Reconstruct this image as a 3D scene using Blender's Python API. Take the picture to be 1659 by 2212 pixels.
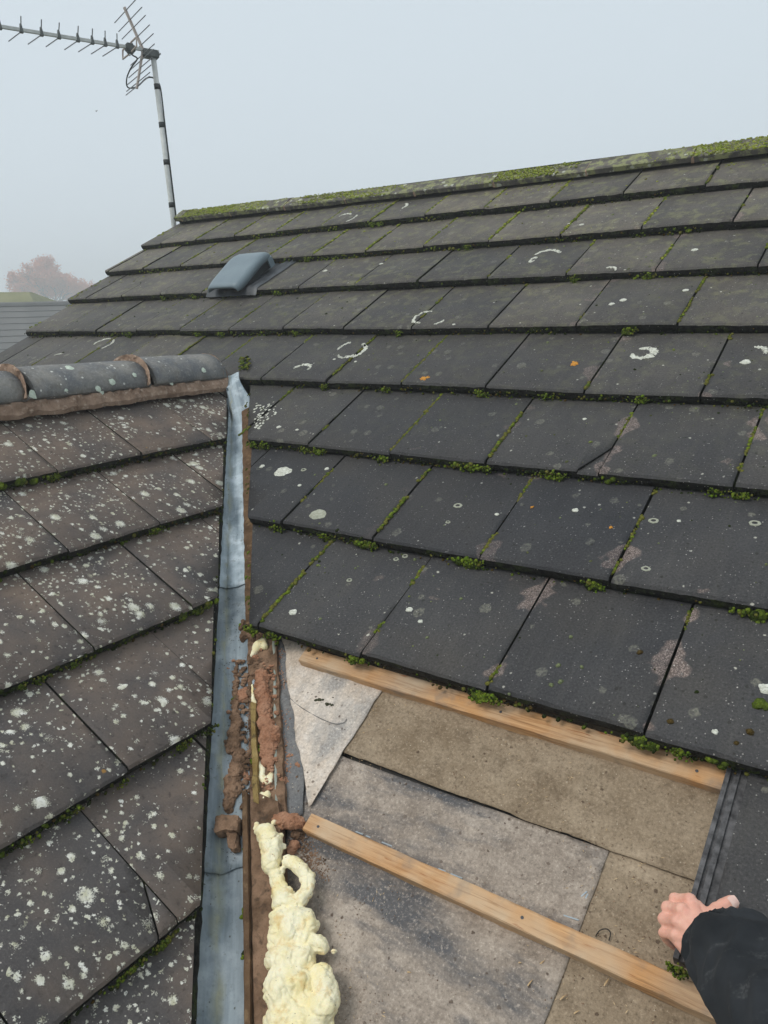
import bpy, bmesh, math, random
from mathutils import Vector, Matrix, noise
random.seed(7)
sc = bpy.context.scene
for o in list(bpy.data.objects): bpy.data.objects.remove(o)
COL = sc.collection
R_ = math.radians

# ------------------------------------------------------------------ camera, sky, sun, exposure
CAM = Vector((0.0, -1.2624, 0.7471))
YAW, PIT, ROL = R_(-35.038), R_(14.786), R_(-1.600)
FOC = 1919.53 / 1.1573                     # focal length in pixels of a 1659 x 2212 frame
fw = Vector((math.sin(YAW)*math.cos(PIT), math.cos(YAW)*math.cos(PIT), -math.sin(PIT)))
rt0 = Vector((math.cos(YAW), -math.sin(YAW), 0)); up0 = rt0.cross(fw)
rt = math.cos(ROL)*rt0 + math.sin(ROL)*up0
up = -math.sin(ROL)*rt0 + math.cos(ROL)*up0
cd = bpy.data.cameras.new('camera'); cam = bpy.data.objects.new('camera', cd); COL.objects.link(cam)
cam.matrix_world = Matrix(((rt.x, up.x, -fw.x, CAM.x), (rt.y, up.y, -fw.y, CAM.y), (rt.z, up.z, -fw.z, CAM.z), (0, 0, 0, 1)))
cd.sensor_fit = 'VERTICAL'; cd.sensor_height = 36.0; cd.lens = 26.993
cd.clip_start = 0.02; cd.clip_end = 3000
sc.camera = cam

w = bpy.data.worlds.new('World'); sc.world = w; w.use_nodes = True
nt = w.node_tree; nt.nodes.clear()
sky = nt.nodes.new('ShaderNodeTexSky'); sky.sky_type = 'NISHITA'; sky.sun_disc = False
sky.sun_elevation = R_(48); sky.sun_rotation = R_(205); sky.dust_density = 6; sky.air_density = 1.2; sky.ozone_density = 1.5
hs = nt.nodes.new('ShaderNodeHueSaturation'); hs.inputs['Saturation'].default_value = 0.35; hs.inputs['Value'].default_value = 0.05
mixf = nt.nodes.new('ShaderNodeMix'); mixf.data_type = 'RGBA'; mixf.inputs[0].default_value = 0.80
mixf.inputs[7].default_value = (0.768, 0.868, 0.945, 1)      # the even white-blue of thick fog
bg = nt.nodes.new('ShaderNodeBackground'); bg.inputs['Strength'].default_value = 1.0
wo = nt.nodes.new('ShaderNodeOutputWorld')
nt.links.new(sky.outputs[0], hs.inputs['Color']); nt.links.new(hs.outputs[0], mixf.inputs[6])
nt.links.new(mixf.outputs[2], bg.inputs['Color']); nt.links.new(bg.outputs[0], wo.inputs['Surface'])
sl = bpy.data.lights.new('sun', 'SUN'); sl.energy = 1.5; sl.angle = R_(25); sl.color = (1, 0.97, 0.92)
so = bpy.data.objects.new('sun', sl); COL.objects.link(so)
SUN = Vector((-0.35, -0.55, 0.80)).normalized()            # towards the veiled sun
so.rotation_euler = SUN.to_track_quat('Z', 'Y').to_euler()
sc.view_settings.view_transform = 'Standard'; sc.view_settings.look = 'None'
sc.view_settings.exposure = 0.10; sc.view_settings.gamma = 1.0; sc.view_settings.use_curve_mapping = False
sc.cycles.volume_bounces = 1; sc.cycles.max_bounces = 6

# ------------------------------------------------------------------ the two roof planes
P1, P2 = R_(29.866), R_(31.798)            # pitches of the main and the side roof
C1, S1_, C2, S2_ = math.cos(P1), math.sin(P1), math.cos(P2), math.sin(P2)
X20 = -1.394                               # where the side roof reaches z = 0
N1 = Vector((0, -S1_, C1)); N2 = Vector((S2_, 0, C2))
def A(x, s, h=0.0): return Vector((x, s*C1 - h*S1_, s*S1_ + h*C1))                 # point on the main roof
def B(y, s, h=0.0): return Vector((X20 - s*C2 + h*S2_, y, s*S2_ + h*C2))           # point on the side roof
def ray(px, py): return (fw*FOC + rt*(px-829.5) - up*(py-1106)).normalized()
def onp(px, py, n, d): r = ray(px, py); return CAM + r*((d - n.dot(CAM))/n.dot(r))
def a_px(px, py, h=0.0):                   # picture point -> (x, s) on the main roof
    p = onp(px, py, N1, h); return p.x, p.y*C1 + p.z*S1_
def b_px(px, py, h=0.0):                   # picture point -> (y, s) on the side roof
    p = onp(px, py, N2, N2.x*X20 + h); return p.y, -(p.x - X20)*C2 + p.z*S2_
def proj(p):
    q = p - CAM; d = q.dot(fw); return 829.5 + FOC*q.dot(rt)/d, 1106 - FOC*q.dot(up)/d
def valley(y, h=-0.07):                    # a point of the valley's centre line
    k = N1.cross(N2); z = (h + S1_*y)/C1; x = X20 + (h - C2*z)/S2_; return Vector((x, y, z))

# ------------------------------------------------------------------ helpers
def tag(o, label=None, cat=None, group=None, kind=None):
    for k, v in (('label', label), ('category', cat), ('group', group), ('kind', kind)):
        if v: o[k] = v
    return o
def empty(name, loc, label=None, cat=None, group=None, kind=None):
    o = bpy.data.objects.new(name, None); COL.objects.link(o); o.location = loc; o.empty_display_size = 0.1
    return tag(o, label, cat, group, kind)
def wloc(o):
    v = Vector(o.location)
    while o.parent: o = o.parent; v += o.location
    return v
def obj(name, me, mats, parent=None, smooth=False, center=True):
    """link a mesh given in world coordinates as one object, its origin at its own middle"""
    if isinstance(me, bmesh.types.BMesh):
        m = bpy.data.meshes.new(name); me.to_mesh(m); me.free(); me = m
    me.name = name
    c = Vector((0, 0, 0))
    if center and len(me.vertices):
        n = len(me.vertices); co = [0.0]*(3*n); me.vertices.foreach_get('co', co)
        c = Vector((sum(co[0::3])/n, sum(co[1::3])/n, sum(co[2::3])/n))
        me.transform(Matrix.Translation(-c))
    for m in (mats if isinstance(mats, (list, tuple)) else [mats]): me.materials.append(m)
    if smooth: me.polygons.foreach_set('use_smooth', [True]*len(me.polygons))
    o = bpy.data.objects.new(name, me); COL.objects.link(o)
    if parent: o.parent = parent; o.location = c - wloc(parent)
    else: o.location = c
    return o
def pymesh(V, F, cols=None):
    me = bpy.data.meshes.new('m'); me.from_pydata([tuple(v) for v in V], [], F)
    if cols:
        at = me.color_attributes.new('tone', 'FLOAT_COLOR', 'POINT')
        at.data.foreach_set('color', [c for t in cols for c in t])
    me.update(); return me
def box_bm(o, ax, ay, az, bm=None, bevel=0.0):
    """box spanned by three edge vectors from corner o"""
    b = bm or bmesh.new(); vs = [b.verts.new(o + ax*i + ay*j + az*k) for k in (0, 1) for j in (0, 1) for i in (0, 1)]
    for f in ((0, 2, 3, 1), (4, 5, 7, 6), (0, 1, 5, 4), (2, 6, 7, 3), (0, 4, 6, 2), (1, 3, 7, 5)): b.faces.new([vs[i] for i in f])
    if bevel and not bm: bmesh.ops.bevel(b, geom=b.edges[:], offset=bevel, segments=2, affect='EDGES', profile=0.6)
    return b
def tube(pts, r, seg=8, bm=None, r2=None):
    b = bm or bmesh.new(); pts = [Vector(p) for p in pts]; rings = []; n = len(pts)
    ref = None
    for i, p in enumerate(pts):
        d = (pts[min(i+1, n-1)] - pts[max(i-1, 0)]).normalized()
        if ref is None: ref = d.orthogonal().normalized()
        ref = (ref - d*ref.dot(d)).normalized(); bi = d.cross(ref)
        rr = r if not isinstance(r, (list, tuple)) else r[i]
        rings.append([b.verts.new(p + (ref*math.cos(2*math.pi*k/seg) + bi*math.sin(2*math.pi*k/seg))*rr) for k in range(seg)])
    for i in range(n-1):
        for k in range(seg):
            b.faces.new((rings[i][k], rings[i][(k+1) % seg], rings[i+1][(k+1) % seg], rings[i+1][k]))
    b.faces.new(rings[0][::-1]); b.faces.new(rings[-1]); return b
def spline(pts, n=8):
    pts = [Vector(p) for p in pts]; out = []
    for i in range(len(pts)-1):
        p0 = pts[max(i-1, 0)]; p1 = pts[i]; p2 = pts[i+1]; p3 = pts[min(i+2, len(pts)-1)]
        for k in range(n):
            t = k/n; out.append(0.5*((2*p1) + (p2-p0)*t + (2*p0-5*p1+4*p2-p3)*t*t + (3*p1-p0-3*p2+p3)*t**3))
    out.append(pts[-1]); return out
def remesh(balls, voxel, smooth=4, disp=None, squash=None):
    """one continuous skin around many balls (centre, radius)"""
    b = bmesh.new()
    for c, r in balls: bmesh.ops.create_icosphere(b, subdivisions=2, radius=r, matrix=Matrix.Translation(c))
    me = bpy.data.meshes.new('tmp'); b.to_mesh(me); b.free()
    o = bpy.data.objects.new('tmp', me); COL.objects.link(o)
    m = o.modifiers.new('r', 'REMESH'); m.mode = 'VOXEL'; m.voxel_size = voxel
    bpy.context.view_layer.update()
    dg = bpy.context.evaluated_depsgraph_get(); out = bpy.data.meshes.new_from_object(o.evaluated_get(dg))
    bpy.data.objects.remove(o); bpy.data.meshes.remove(me)
    b = bmesh.new(); b.from_mesh(out); bpy.data.meshes.remove(out)
    for _ in range(smooth): bmesh.ops.smooth_vert(b, verts=b.verts[:], factor=0.5, use_axis_x=True, use_axis_y=True, use_axis_z=True)
    b.normal_update()
    if disp:
        for v in b.verts: v.co += v.normal*disp(v.co)
    return b
def chain(pts, step=0.35):
    """balls along tapered segments [(point, radius), ...]"""
    out = []
    for (p, r), (q, s) in zip(pts[:-1], pts[1:]):
        p, q = Vector(p), Vector(q); n = max(2, int((q-p).length/(min(r, s)*step)))
        out += [(p.lerp(q, i/n), r + (s-r)*i/n) for i in range(n+1)]
    return out

# ------------------------------------------------------------------ material builder
class Mat:
    def __init__(self, name):
        self.m = bpy.data.materials.new(name); self.m.use_nodes = True; self.t = self.m.node_tree
        self.p = self.t.nodes['Principled BSDF']
    def n(self, typ, ins=None, **kw):
        nd = self.t.nodes.new('ShaderNode'+typ)
        for k, v in kw.items(): setattr(nd, k, v)
        for k, v in (ins or {}).items(): self.s(nd.inputs[k], v)
        return nd
    def s(self, sock, v):
        if isinstance(v, bpy.types.NodeSocket): self.t.links.new(v, sock)
        elif isinstance(v, (tuple, list)) and len(v) == 3 and sock.type == 'RGBA': sock.default_value = (*v, 1)
        else: sock.default_value = v
    def math(self, op, a, b=0.0, c=0.0, clamp=False):
        nd = self.n('Math', {0: a, 1: b, 2: c}, operation=op); nd.use_clamp = clamp; return nd.outputs[0]
    def noise(self, vec, scale, detail=4, rough=0.55, dist=0.0):
        return self.n('TexNoise', {'Vector': vec, 'Scale': scale, 'Detail': detail, 'Roughness': rough, 'Distortion': dist}).outputs['Fac']
    def step(self, v, lo, hi, a=0.0, b=1.0):
        return self.n('MapRange', {0: v, 1: lo, 2: hi, 3: a, 4: b}, clamp=True).outputs[0]
    def mix(self, f, a, b, mode='MIX'):
        nd = self.n('Mix', data_type='RGBA', blend_type=mode); self.s(nd.inputs[0], f); self.s(nd.inputs[6], a); self.s(nd.inputs[7], b); return nd.outputs[2]
    def voro(self, vec, scale, **kw):
        return self.n('TexVoronoi', {'Vector': vec, 'Scale': scale}, **kw)
    def bump(self, h, strength=0.5, dist=0.002):
        return self.n('Bump', {'Height': h, 'Strength': strength, 'Distance': dist}).outputs[0]
    def fin(self, col, rough=0.7, bump=None, spec=0.3, metal=0.0):
        self.s(self.p.inputs['Base Color'], col); self.s(self.p.inputs['Roughness'], rough)
        self.p.inputs['Specular IOR Level'].default_value = spec; self.s(self.p.inputs['Metallic'], metal)
        if bump is not None: self.s(self.p.inputs['Normal'], bump)
        return self.m
    def pos(self): return self.n('NewGeometry').outputs['Position']
    def objc(self): return self.n('TexCoord').outputs['Object']
    def rnd(self): return self.n('ObjectInfo').outputs['Random']
    def uvr(self):
        uv = self.n('UVMap', uv_map='tile').outputs[0]
        r = self.rnd(); k = self.n('CombineXYZ', {0: self.math('MULTIPLY', r, 61.7), 1: self.math('MULTIPLY', r, 23.3), 2: 0.0}).outputs[0]
        return uv, self.n('VectorMath', {0: uv, 1: k}, operation='ADD').outputs[0], r
    def warp(self, vec, scale, amt):
        nz = self.n('TexNoise', {'Vector': vec, 'Scale': scale, 'Detail': 3}).outputs['Color']
        d = self.n('VectorMath', {0: nz, 1: (0.5, 0.5, 0.5)}, operation='SUBTRACT').outputs[0]
        d = self.n('VectorMath', {0: d, 'Scale': amt}, operation='SCALE').outputs[0]
        return self.n('VectorMath', {0: vec, 1: d}, operation='ADD').outputs[0]
    def spots(self, vec, scale, rmin, rmax, keep, wamt=0.004, wscale=120, soft=0.12):
        """irregular round patches: a random few cells of a grid, each with its own radius"""
        wv = self.warp(vec, wscale, wamt)
        v = self.voro(wv, scale); c = self.n('SeparateColor', {0: v.outputs['Color']})
        rad = self.step(c.outputs[0], 0, 1, rmin, rmax); k = self.math('LESS_THAN', c.outputs[1], keep)
        d = self.math('SUBTRACT', rad, v.outputs['Distance'])
        return self.math('MULTIPLY', self.step(d, 0, soft), k)

def mat_tile_main():
    m = Mat('dark_concrete_tile'); uv, vec, r = m.uvr(); pos = m.pos(); px = m.n('SeparateXYZ', {0: pos})
    u = m.n('SeparateXYZ', {0: uv}).outputs[0]
    big = m.noise(vec, 7, 5); fine = m.noise(vec, 210, 5, 0.75); mid = m.noise(vec, 60, 4, 0.6)
    c = m.mix(m.step(big, 0.3, 0.7), (0.033, 0.033, 0.036), (0.056, 0.055, 0.056))
    up_ = m.step(px.outputs[2], 0.25, 1.2)
    c = m.mix(m.math('MULTIPLY', up_, m.step(m.noise(pos, 5, 4), 0.3, 0.65, 0.35, 1.0)), c, (0.138, 0.122, 0.102))  # upper courses browner, and paler: grazing sheen of daylight put into their colour
    st = m.n('Mapping', {'Vector': vec, 'Scale': (34, 3.5, 1)}).outputs[0]
    c = m.mix(m.step(m.noise(st, 1.0, 4, 0.6), 0.52, 0.72, 0, 0.18), c, (0.10, 0.096, 0.088))
    c = m.mix(m.step(m.noise(st, 1.7, 4, 0.6), 0.50, 0.30, 0, 0.22), c, (0.022, 0.022, 0.022))
    c = m.mix(m.step(m.noise(pos, 3.1, 3), 0.50, 0.72, 0, 0.4), c, (0.070, 0.060, 0.048))
    c = m.mix(m.step(fine, 0.52, 0.72, 0, 0.55), c, (0.125, 0.12, 0.115))
    c = m.mix(m.step(fine, 0.47, 0.30, 0, 0.75), c, (0.010, 0.010, 0.010))
    c = m.mix(m.step(mid, 0.42, 0.3, 0, 0.45), c, (0.035, 0.036, 0.034))
    hi = m.math('MULTIPLY', m.step(px.outputs[2], 0.30, 1.25), m.step(m.noise(pos, 2.3, 2), 0.3, 0.6, 0.35, 1.0))
    film = m.math('MULTIPLY', m.step(m.noise(m.warp(pos, 30, 0.02), 22, 5, 0.65), 0.50, 0.64), hi)
    c = m.mix(m.math('MULTIPLY', film, 0.7), c, (0.22, 0.22, 0.11))
    # coating worn away beside the joints, bare pinkish aggregate
    edge = m.math('MINIMUM', u, m.math('SUBTRACT', 0.312, u))
    reach = m.step(m.noise(m.warp(pos, 14, 0.05), 9.5, 2), 0.47, 0.72, -0.012, 0.058)
    worn = m.math('MULTIPLY', m.step(m.math('SUBTRACT', reach, edge), 0.0, 0.010), m.step(px.outputs[0], -1.25, -0.6))
    w2 = m.math('MULTIPLY', m.step(m.noise(m.warp(pos, 25, 0.03), 12, 3), 0.70, 0.73), m.step(px.outputs[0], -1.6, -0.7))
    worn = m.math('MAXIMUM', worn, m.math('MULTIPLY', w2, 0.7))
    agg = m.mix(m.step(m.voro(vec, 330).outputs['Distance'], 0.2, 0.6), (0.33, 0.265, 0.235), (0.115, 0.088, 0.078))
    c = m.mix(m.math('MULTIPLY', worn, m.step(mid, 0.36, 0.5, 0.45, 0.85)), c, agg)
    sp = m.spots(vec, 21, 0.10, 0.34, 0.30, 0.014, 90, 0.05)
    c = m.mix(m.math('MULTIPLY', sp, m.step(m.noise(vec, 150, 2), 0.4, 0.6, 0.1, 0.42)), c, (0.26, 0.255, 0.20))
    ws = m.spots(vec, 62, 0.05, 0.28, 0.085, 0.005, 150, 0.1)
    c = m.mix(m.math('MULTIPLY', ws, 0.75), c, (0.50, 0.49, 0.42))
    ds = m.spots(vec, 80, 0.08, 0.34, 0.20, 0.003, 150, 0.1)
    c = m.mix(m.math('MULTIPLY', ds, 0.7), c, (0.018, 0.018, 0.014))
    gl = m.spots(vec, 185, 0.08, 0.30, 0.22, 0.0, 10, 0.05)
    c = m.mix(m.math('MULTIPLY', gl, 0.8), c, (0.27, 0.26, 0.245))
    g2_ = m.spots(vec, 120, 0.05, 0.20, 0.07, 0.0, 10, 0.05)
    c = m.mix(m.math('MULTIPLY', g2_, 0.8), c, (0.48, 0.46, 0.43))
    c = m.mix(1.0, c, m.n('CombineColor', {0: m.step(r, 0, 1, .76, 1.28), 1: m.step(r, 0, 1, .77, 1.25), 2: m.step(r, 0, 1, .80, 1.20)}).outputs[0], 'MULTIPLY')
    hgt = m.math('ADD', fine, m.math('ADD', m.math('MULTIPLY', mid, 0.8), m.math('MULTIPLY', sp, 0.6)))
    return m.fin(c, m.step(big, 0.3, 0.7, 0.50, 0.68), m.bump(hgt, 0.7, 0.0020), 0.22)

def mat_tile_side():
    m = Mat('brown_concrete_tile'); uv, vec, r = m.uvr(); pos = m.pos(); z = m.n('SeparateXYZ', {0: pos}).outputs[2]
    big = m.noise(vec, 5, 5); fine = m.noise(vec, 230, 5, 0.75); mid = m.noise(vec, 70, 5, 0.6)
    warm = m.math('ADD', m.step(big, 0.36, 0.66), m.math('ADD', m.step(z, -0.25, 0.4, -0.25, 0.35), m.step(r, 0, 1, -0.25, 0.2)), clamp=True)
    c = m.mix(warm, (0.088, 0.080, 0.078), (0.185, 0.138, 0.108))
    c = m.mix(m.step(m.noise(vec, 16, 4), 0.5, 0.75, 0, 0.5), c, (0.055, 0.051, 0.054))
    c = m.mix(m.step(mid, 0.44, 0.28, 0, 0.65), c, (0.028, 0.023, 0.021))
    c = m.mix(m.step(fine, 0.5, 0.8, 0, 0.4), c, (0.26, 0.23, 0.20))
    # pale crusty lichen, in patches of many sizes
    wv = m.warp(m.warp(vec, 230, 0.0055), 60, 0.010)
    ragged = m.step(m.noise(vec, 380, 3, 0.7), 0.25, 0.75, -0.16, 0.16)
    mask = None
    for sc_, lo, hi, keep, off in ((22, 0.08, 0.36, 0.50, 1.0), (40, 0.10, 0.36, 0.58, 7.0), (75, 0.12, 0.38, 0.66, 13.0)):
        v = m.voro(wv, sc_); cc = m.n('SeparateColor', {0: v.outputs['Color']})
        pd = m.n('VectorMath', {0: pos, 1: (off, off*.7, off*1.3)}, operation='ADD').outputs[0]
        dens = m.math('ADD', m.step(m.noise(pd, 5.5, 3), .30, .70, .18, .82), m.step(m.math('FRACT', m.math('MULTIPLY', r, off*9.7)), 0, 1, -0.16, 0.16))
        k = m.math('LESS_THAN', cc.outputs[1], m.step(dens, 0.36, 0.68, keep*0.12, keep*2.0))
        s_ = m.math('MULTIPLY', m.step(m.math('ADD', m.math('SUBTRACT', m.step(cc.outputs[0], 0, 1, lo, hi), v.outputs['Distance']), ragged), 0, 0.07), k)
        mask = s_ if mask is None else m.math('MAXIMUM', mask, s_)
    mask = m.math('MULTIPLY', mask, m.step(m.noise(vec, 240, 3, 0.7), 0.34, 0.42))
    c = m.mix(m.math('MULTIPLY', mask, 0.97), c, m.mix(m.step(m.noise(vec, 45, 3), .35, .65), (0.56, 0.54, 0.39), (0.86, 0.84, 0.76)))
    gl = m.spots(vec, 200, 0.12, 0.34, 0.15, 0.0, 10, 0.05)
    c = m.mix(m.math('MULTIPLY', gl, 0.8), c, (0.56, 0.53, 0.46))
    orr = m.spots(vec, 30, 0.05, 0.16, 0.012, 0.006, 150, 0.05)
    c = m.mix(m.math('MULTIPLY', orr, 0.85), c, (0.42, 0.22, 0.05))
    hgt = m.math('ADD', fine, m.math('ADD', mid, m.math('MULTIPLY', mask, 0.9)))
    return m.fin(c, 0.72, m.bump(hgt, 0.7, 0.0020), 0.2)

def mat_edge():
    m = Mat('mossy_tile_edge'); pos = m.pos()
    a = m.noise(pos, 60, 5, 0.7); b_ = m.noise(pos, 13, 3)
    c = m.mix(m.step(a, 0.35, 0.7), (0.006, 0.006, 0.0055), (0.034, 0.033, 0.028))
    c = m.mix(m.math('MULTIPLY', m.step(b_, 0.5, 0.68), m.step(a, 0.42, 0.56)), c, (0.045, 0.062, 0.012))
    c = m.mix(m.math('MULTIPLY', m.spots(pos, 190, 0.1, 0.3, 0.09, 0.0, 10, 0.05), 0.7), c, (0.40, 0.38, 0.33))
    return m.fin(c, 0.9, m.bump(m.noise(pos, 170, 4, 0.7), 1.0, 0.006), 0.15)

def mat_simple(name, c1, c2, scale=12, rough=0.7, bs=0.4, bscale=80, spec=0.3, metal=0.0, bd=0.002, lo=.35, hi=.65):
    m = Mat(name); p = m.objc()
    c = m.mix(m.step(m.noise(p, scale, 5, 0.6), lo, hi), c1, c2)
    return m.fin(c, rough, m.bump(m.noise(p, bscale, 4, 0.6), bs, bd), spec, metal)

def mat_moss():
    m = Mat('moss'); at = m.n('Attribute', attribute_name='tone').outputs['Color']; p = m.pos()
    c = m.mix(1.0, at, m.mix(m.step(m.noise(p, 340, 3), 0.3, 0.7), (0.55, 0.6, 0.5), (1.35, 1.3, 1.2)), 'MULTIPLY')
    return m.fin(c, 0.9, m.bump(m.noise(p, 700, 2), 0.8, 0.002), 0.1)

def mat_timber():
    m = Mat('sawn_timber'); uv = m.n('UVMap', uv_map='tile').outputs[0]
    st = m.n('Mapping', {'Vector': uv, 'Scale': (2.2, 60, 1)}).outputs[0]
    g = m.noise(m.warp(st, 1.3, 0.6), 2.6, 6, 0.65); b_ = m.noise(uv, 7, 4)
    c = m.mix(m.step(g, 0.3, 0.7), (0.38, 0.185, 0.075), (0.66, 0.40, 0.20))
    c = m.mix(m.step(b_, 0.42, 0.60, 0, 0.8), c, (0.56, 0.42, 0.28))
    c = m.mix(m.step(m.noise(uv, 2.3, 2), 0.52, 0.70, 0, 0.6), c, (0.44, 0.36, 0.27))
    c = m.mix(m.step(m.noise(uv, 4.3, 3), 0.50, 0.68, 0, 0.75), c, (0.60, 0.27, 0.07))
    kn = m.n('Mapping', {'Vector': uv, 'Scale': (3.1, 14, 1)}).outputs[0]
    c = m.mix(m.math('MULTIPLY', m.spots(kn, 1.0, 0.06, 0.16, 0.5, 0.1, 6, 0.08), 0.75), c, (0.20, 0.075, 0.03))
    c = m.mix(m.step(m.noise(st, 3.6, 4, .65), 0.53, 0.68, 0, 0.7), c, (0.25, 0.125, 0.05))
    st2 = m.n('Mapping', {'Vector': uv, 'Scale': (11, 95, 1)}).outputs[0]
    c = m.mix(m.step(m.noise(st2, 1.0, 3), 0.66, 0.72, 0, 0.8), c, (0.30, 0.10, 0.03))
    c = m.mix(m.step(m.noise(uv, 17, 4), 0.55, 0.70, 0, 0.6), c, (0.24, 0.195, 0.155))
    return m.fin(c, 0.75, m.bump(m.math('ADD', g, m.noise(st, 20, 2)), 0.5, 0.0015), 0.25)

def mat_felt(name, c1, c2, c3, patch=None, pc=(0.11, 0.12, 0.135), plo=0.5, phi=0.62):
    m = Mat(name); p = m.pos()
    a = m.noise(p, 9, 5, 0.62); f = m.noise(p, 170, 6, 0.78); b_ = m.noise(m.warp(p, 12, 0.05), 22, 5, 0.65)
    c = m.mix(m.step(a, 0.34, 0.66), c1, c2)
    c = m.mix(m.step(b_, 0.5, 0.72, 0, 0.6), c, c3)
    if patch:
        st = m.n('Mapping', {'Vector': p, 'Rotation': (0, 0, R_(-20)), 'Scale': patch}).outputs[0]
        c = m.mix(m.step(m.noise(m.warp(st, 4, 0.25), 1.0, 5, 0.6), plo, phi, 0, 0.85), c, pc)
    sm = m.n('Mapping', {'Vector': p, 'Rotation': (0, 0, R_(35)), 'Scale': (4, 15, 9)}).outputs[0]
    c = m.mix(m.step(m.noise(m.warp(sm, 2, 0.5), 1.0, 5, 0.65), 0.57, 0.72, 0, 0.5), c, tuple(min(1, v*1.45+.03) for v in c2))
    c = m.mix(m.step(f, 0.48, 0.30, 0, 0.75), c, tuple(v*0.32 for v in c1))
    c = m.mix(m.step(f, 0.53, 0.70, 0, 0.6), c, tuple(min(1, v*1.5+.04) for v in c2))
    dirt = m.spots(p, 95, 0.08, 0.36, 0.36, 0.006, 200, 0.1)
    c = m.mix(m.math('MULTIPLY', m.math('MULTIPLY', dirt, m.step(m.noise(p, 14, 2), 0.42, 0.6)), 0.8), c, (0.07, 0.042, 0.026))
    gl = m.spots(p, 210, 0.10, 0.30, 0.07, 0.0, 10, 0.05)
    c = m.mix(m.math('MULTIPLY', gl, 0.7), c, (0.55, 0.47, 0.36))
    return m.fin(c, m.step(a, 0.35, 0.65, 0.5, 0.8) if patch else 0.8, m.bump(m.math('ADD', f, m.math('MULTIPLY', dirt, 1.0)), 0.6, 0.0015), 0.3)

def mat_lead(name='weathered_lead', k=1.0):
    m = Mat(name); uv = m.n('UVMap', uv_map='tile').outputs[0]; s = m.n('SeparateXYZ', {0: uv})
    p = m.pos(); st = m.n('Mapping', {'Vector': uv, 'Scale': (38, 3.0, 1)}).outputs[0]
    a = m.noise(m.warp(st, 2, 0.3), 1.0, 5, 0.6); f = m.noise(p, 140, 4, 0.7)
    c = m.mix(m.step(a, 0.33, 0.67), (0.115*k, 0.145*k, 0.165*k), (0.29*k, 0.34*k, 0.365*k))
    c = m.mix(m.step(m.noise(p, 20, 4), 0.48, 0.68, 0, 0.7), c, (0.38*k, 0.425*k, 0.45*k))
    wob = m.math('ADD', s.outputs[0], m.step(m.noise(uv, 9, 3), 0.2, 0.8, -0.014, 0.014))
    mid = m.step(m.math('ABSOLUTE', wob), 0.016, 0.0)
    c = m.mix(m.math('MULTIPLY', mid, m.step(m.noise(uv, 16, 4), 0.38, 0.6, 0.15, 0.85)), c, (0.33, 0.33, 0.22))
    c = m.mix(m.math('MULTIPLY', m.spots(p, 120, 0.06, 0.32, 0.20, 0.004, 200, 0.1), 0.8), c, (0.045, 0.045, 0.035))
    c = m.mix(m.step(m.noise(p, 34, 5, 0.7), 0.60, 0.72, 0, 0.6), c, (0.10, 0.11, 0.09))
    c = m.mix(m.step(f, 0.42, 0.3, 0, 0.3), c, (0.08, 0.09, 0.09))
    return m.fin(c, m.step(a, 0.3, 0.7, 0.36, 0.55), m.bump(m.math('ADD', m.math('MULTIPLY', m.noise(p, 26, 3), 2.0), m.math('ADD', a, f)), 0.6, 0.003), 0.35, 0.0)

def mat_foam():
    m = Mat('expanding_foam'); p = m.pos()
    b_ = m.noise(p, 26, 4); f = m.noise(p, 300, 3, 0.7)
    c = m.mix(m.step(b_, 0.32, 0.62), (0.86, 0.74, 0.40), (0.90, 0.83, 0.59))
    c = m.mix(m.step(m.noise(m.warp(p, 20, 0.02), 38, 4, 0.6), 0.55, 0.72, 0, 0.75), c, (0.68, 0.45, 0.16))
    sp = m.spots(p, 260, 0.1, 0.36, 0.16, 0.002, 300, 0.1)
    c = m.mix(m.math('MULTIPLY', m.math('MULTIPLY', sp, m.step(m.noise(p, 30, 2), 0.45, 0.6)), 0.8), c, (0.12, 0.085, 0.05))
    mt = m.fin(c, 0.6, m.bump(m.math('ADD', f, m.math('MULTIPLY', m.noise(p, 90, 3), 1.5)), 0.6, 0.0022), 0.3)
    m.p.inputs['Subsurface Weight'].default_value = 0.12; m.p.inputs['Subsurface Radius'].default_value = (0.006, 0.004, 0.002)
    return mt

def mat_mortar(name, c1, c2, c3):
    m = Mat(name); p = m.pos(); f = m.noise(p, 260, 5, 0.75); a = m.noise(p, 22, 5, 0.6)
    c = m.mix(m.step(a, 0.34, 0.64), c1, c2); c = m.mix(m.step(m.noise(p, 60, 3), 0.55, 0.72, 0, 0.8), c, c3)
    c = m.mix(m.step(f, 0.45, 0.25, 0, 0.6), c, tuple(v*0.3 for v in c1))
    return m.fin(c, 0.92, m.bump(m.math('ADD', f, m.noise(p, 70, 4)), 1.0, 0.004), 0.1)

def mat_skin():
    m = Mat('skin'); p = m.pos()
    c = m.mix(m.step(m.noise(p, 40, 4), 0.35, 0.65), (0.74, 0.36, 0.265), (0.80, 0.45, 0.34))
    c = m.mix(m.step(m.noise(p, 90, 3), 0.55, 0.7, 0, 0.4), c, (0.66, 0.28, 0.22))
    f = m.noise(p, 500, 3, 0.6)
    mt = m.fin(c, 0.5, m.bump(m.math('ADD', f, m.noise(m.n('Mapping', {'Vector': p, 'Scale': (1, 3, 1)}).outputs[0], 130, 3)), 0.35, 0.0012), 0.4)
    m.p.inputs['Subsurface Weight'].default_value = 0.15; m.p.inputs['Subsurface Radius'].default_value = (0.010, 0.004, 0.002)
    return mt

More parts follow.
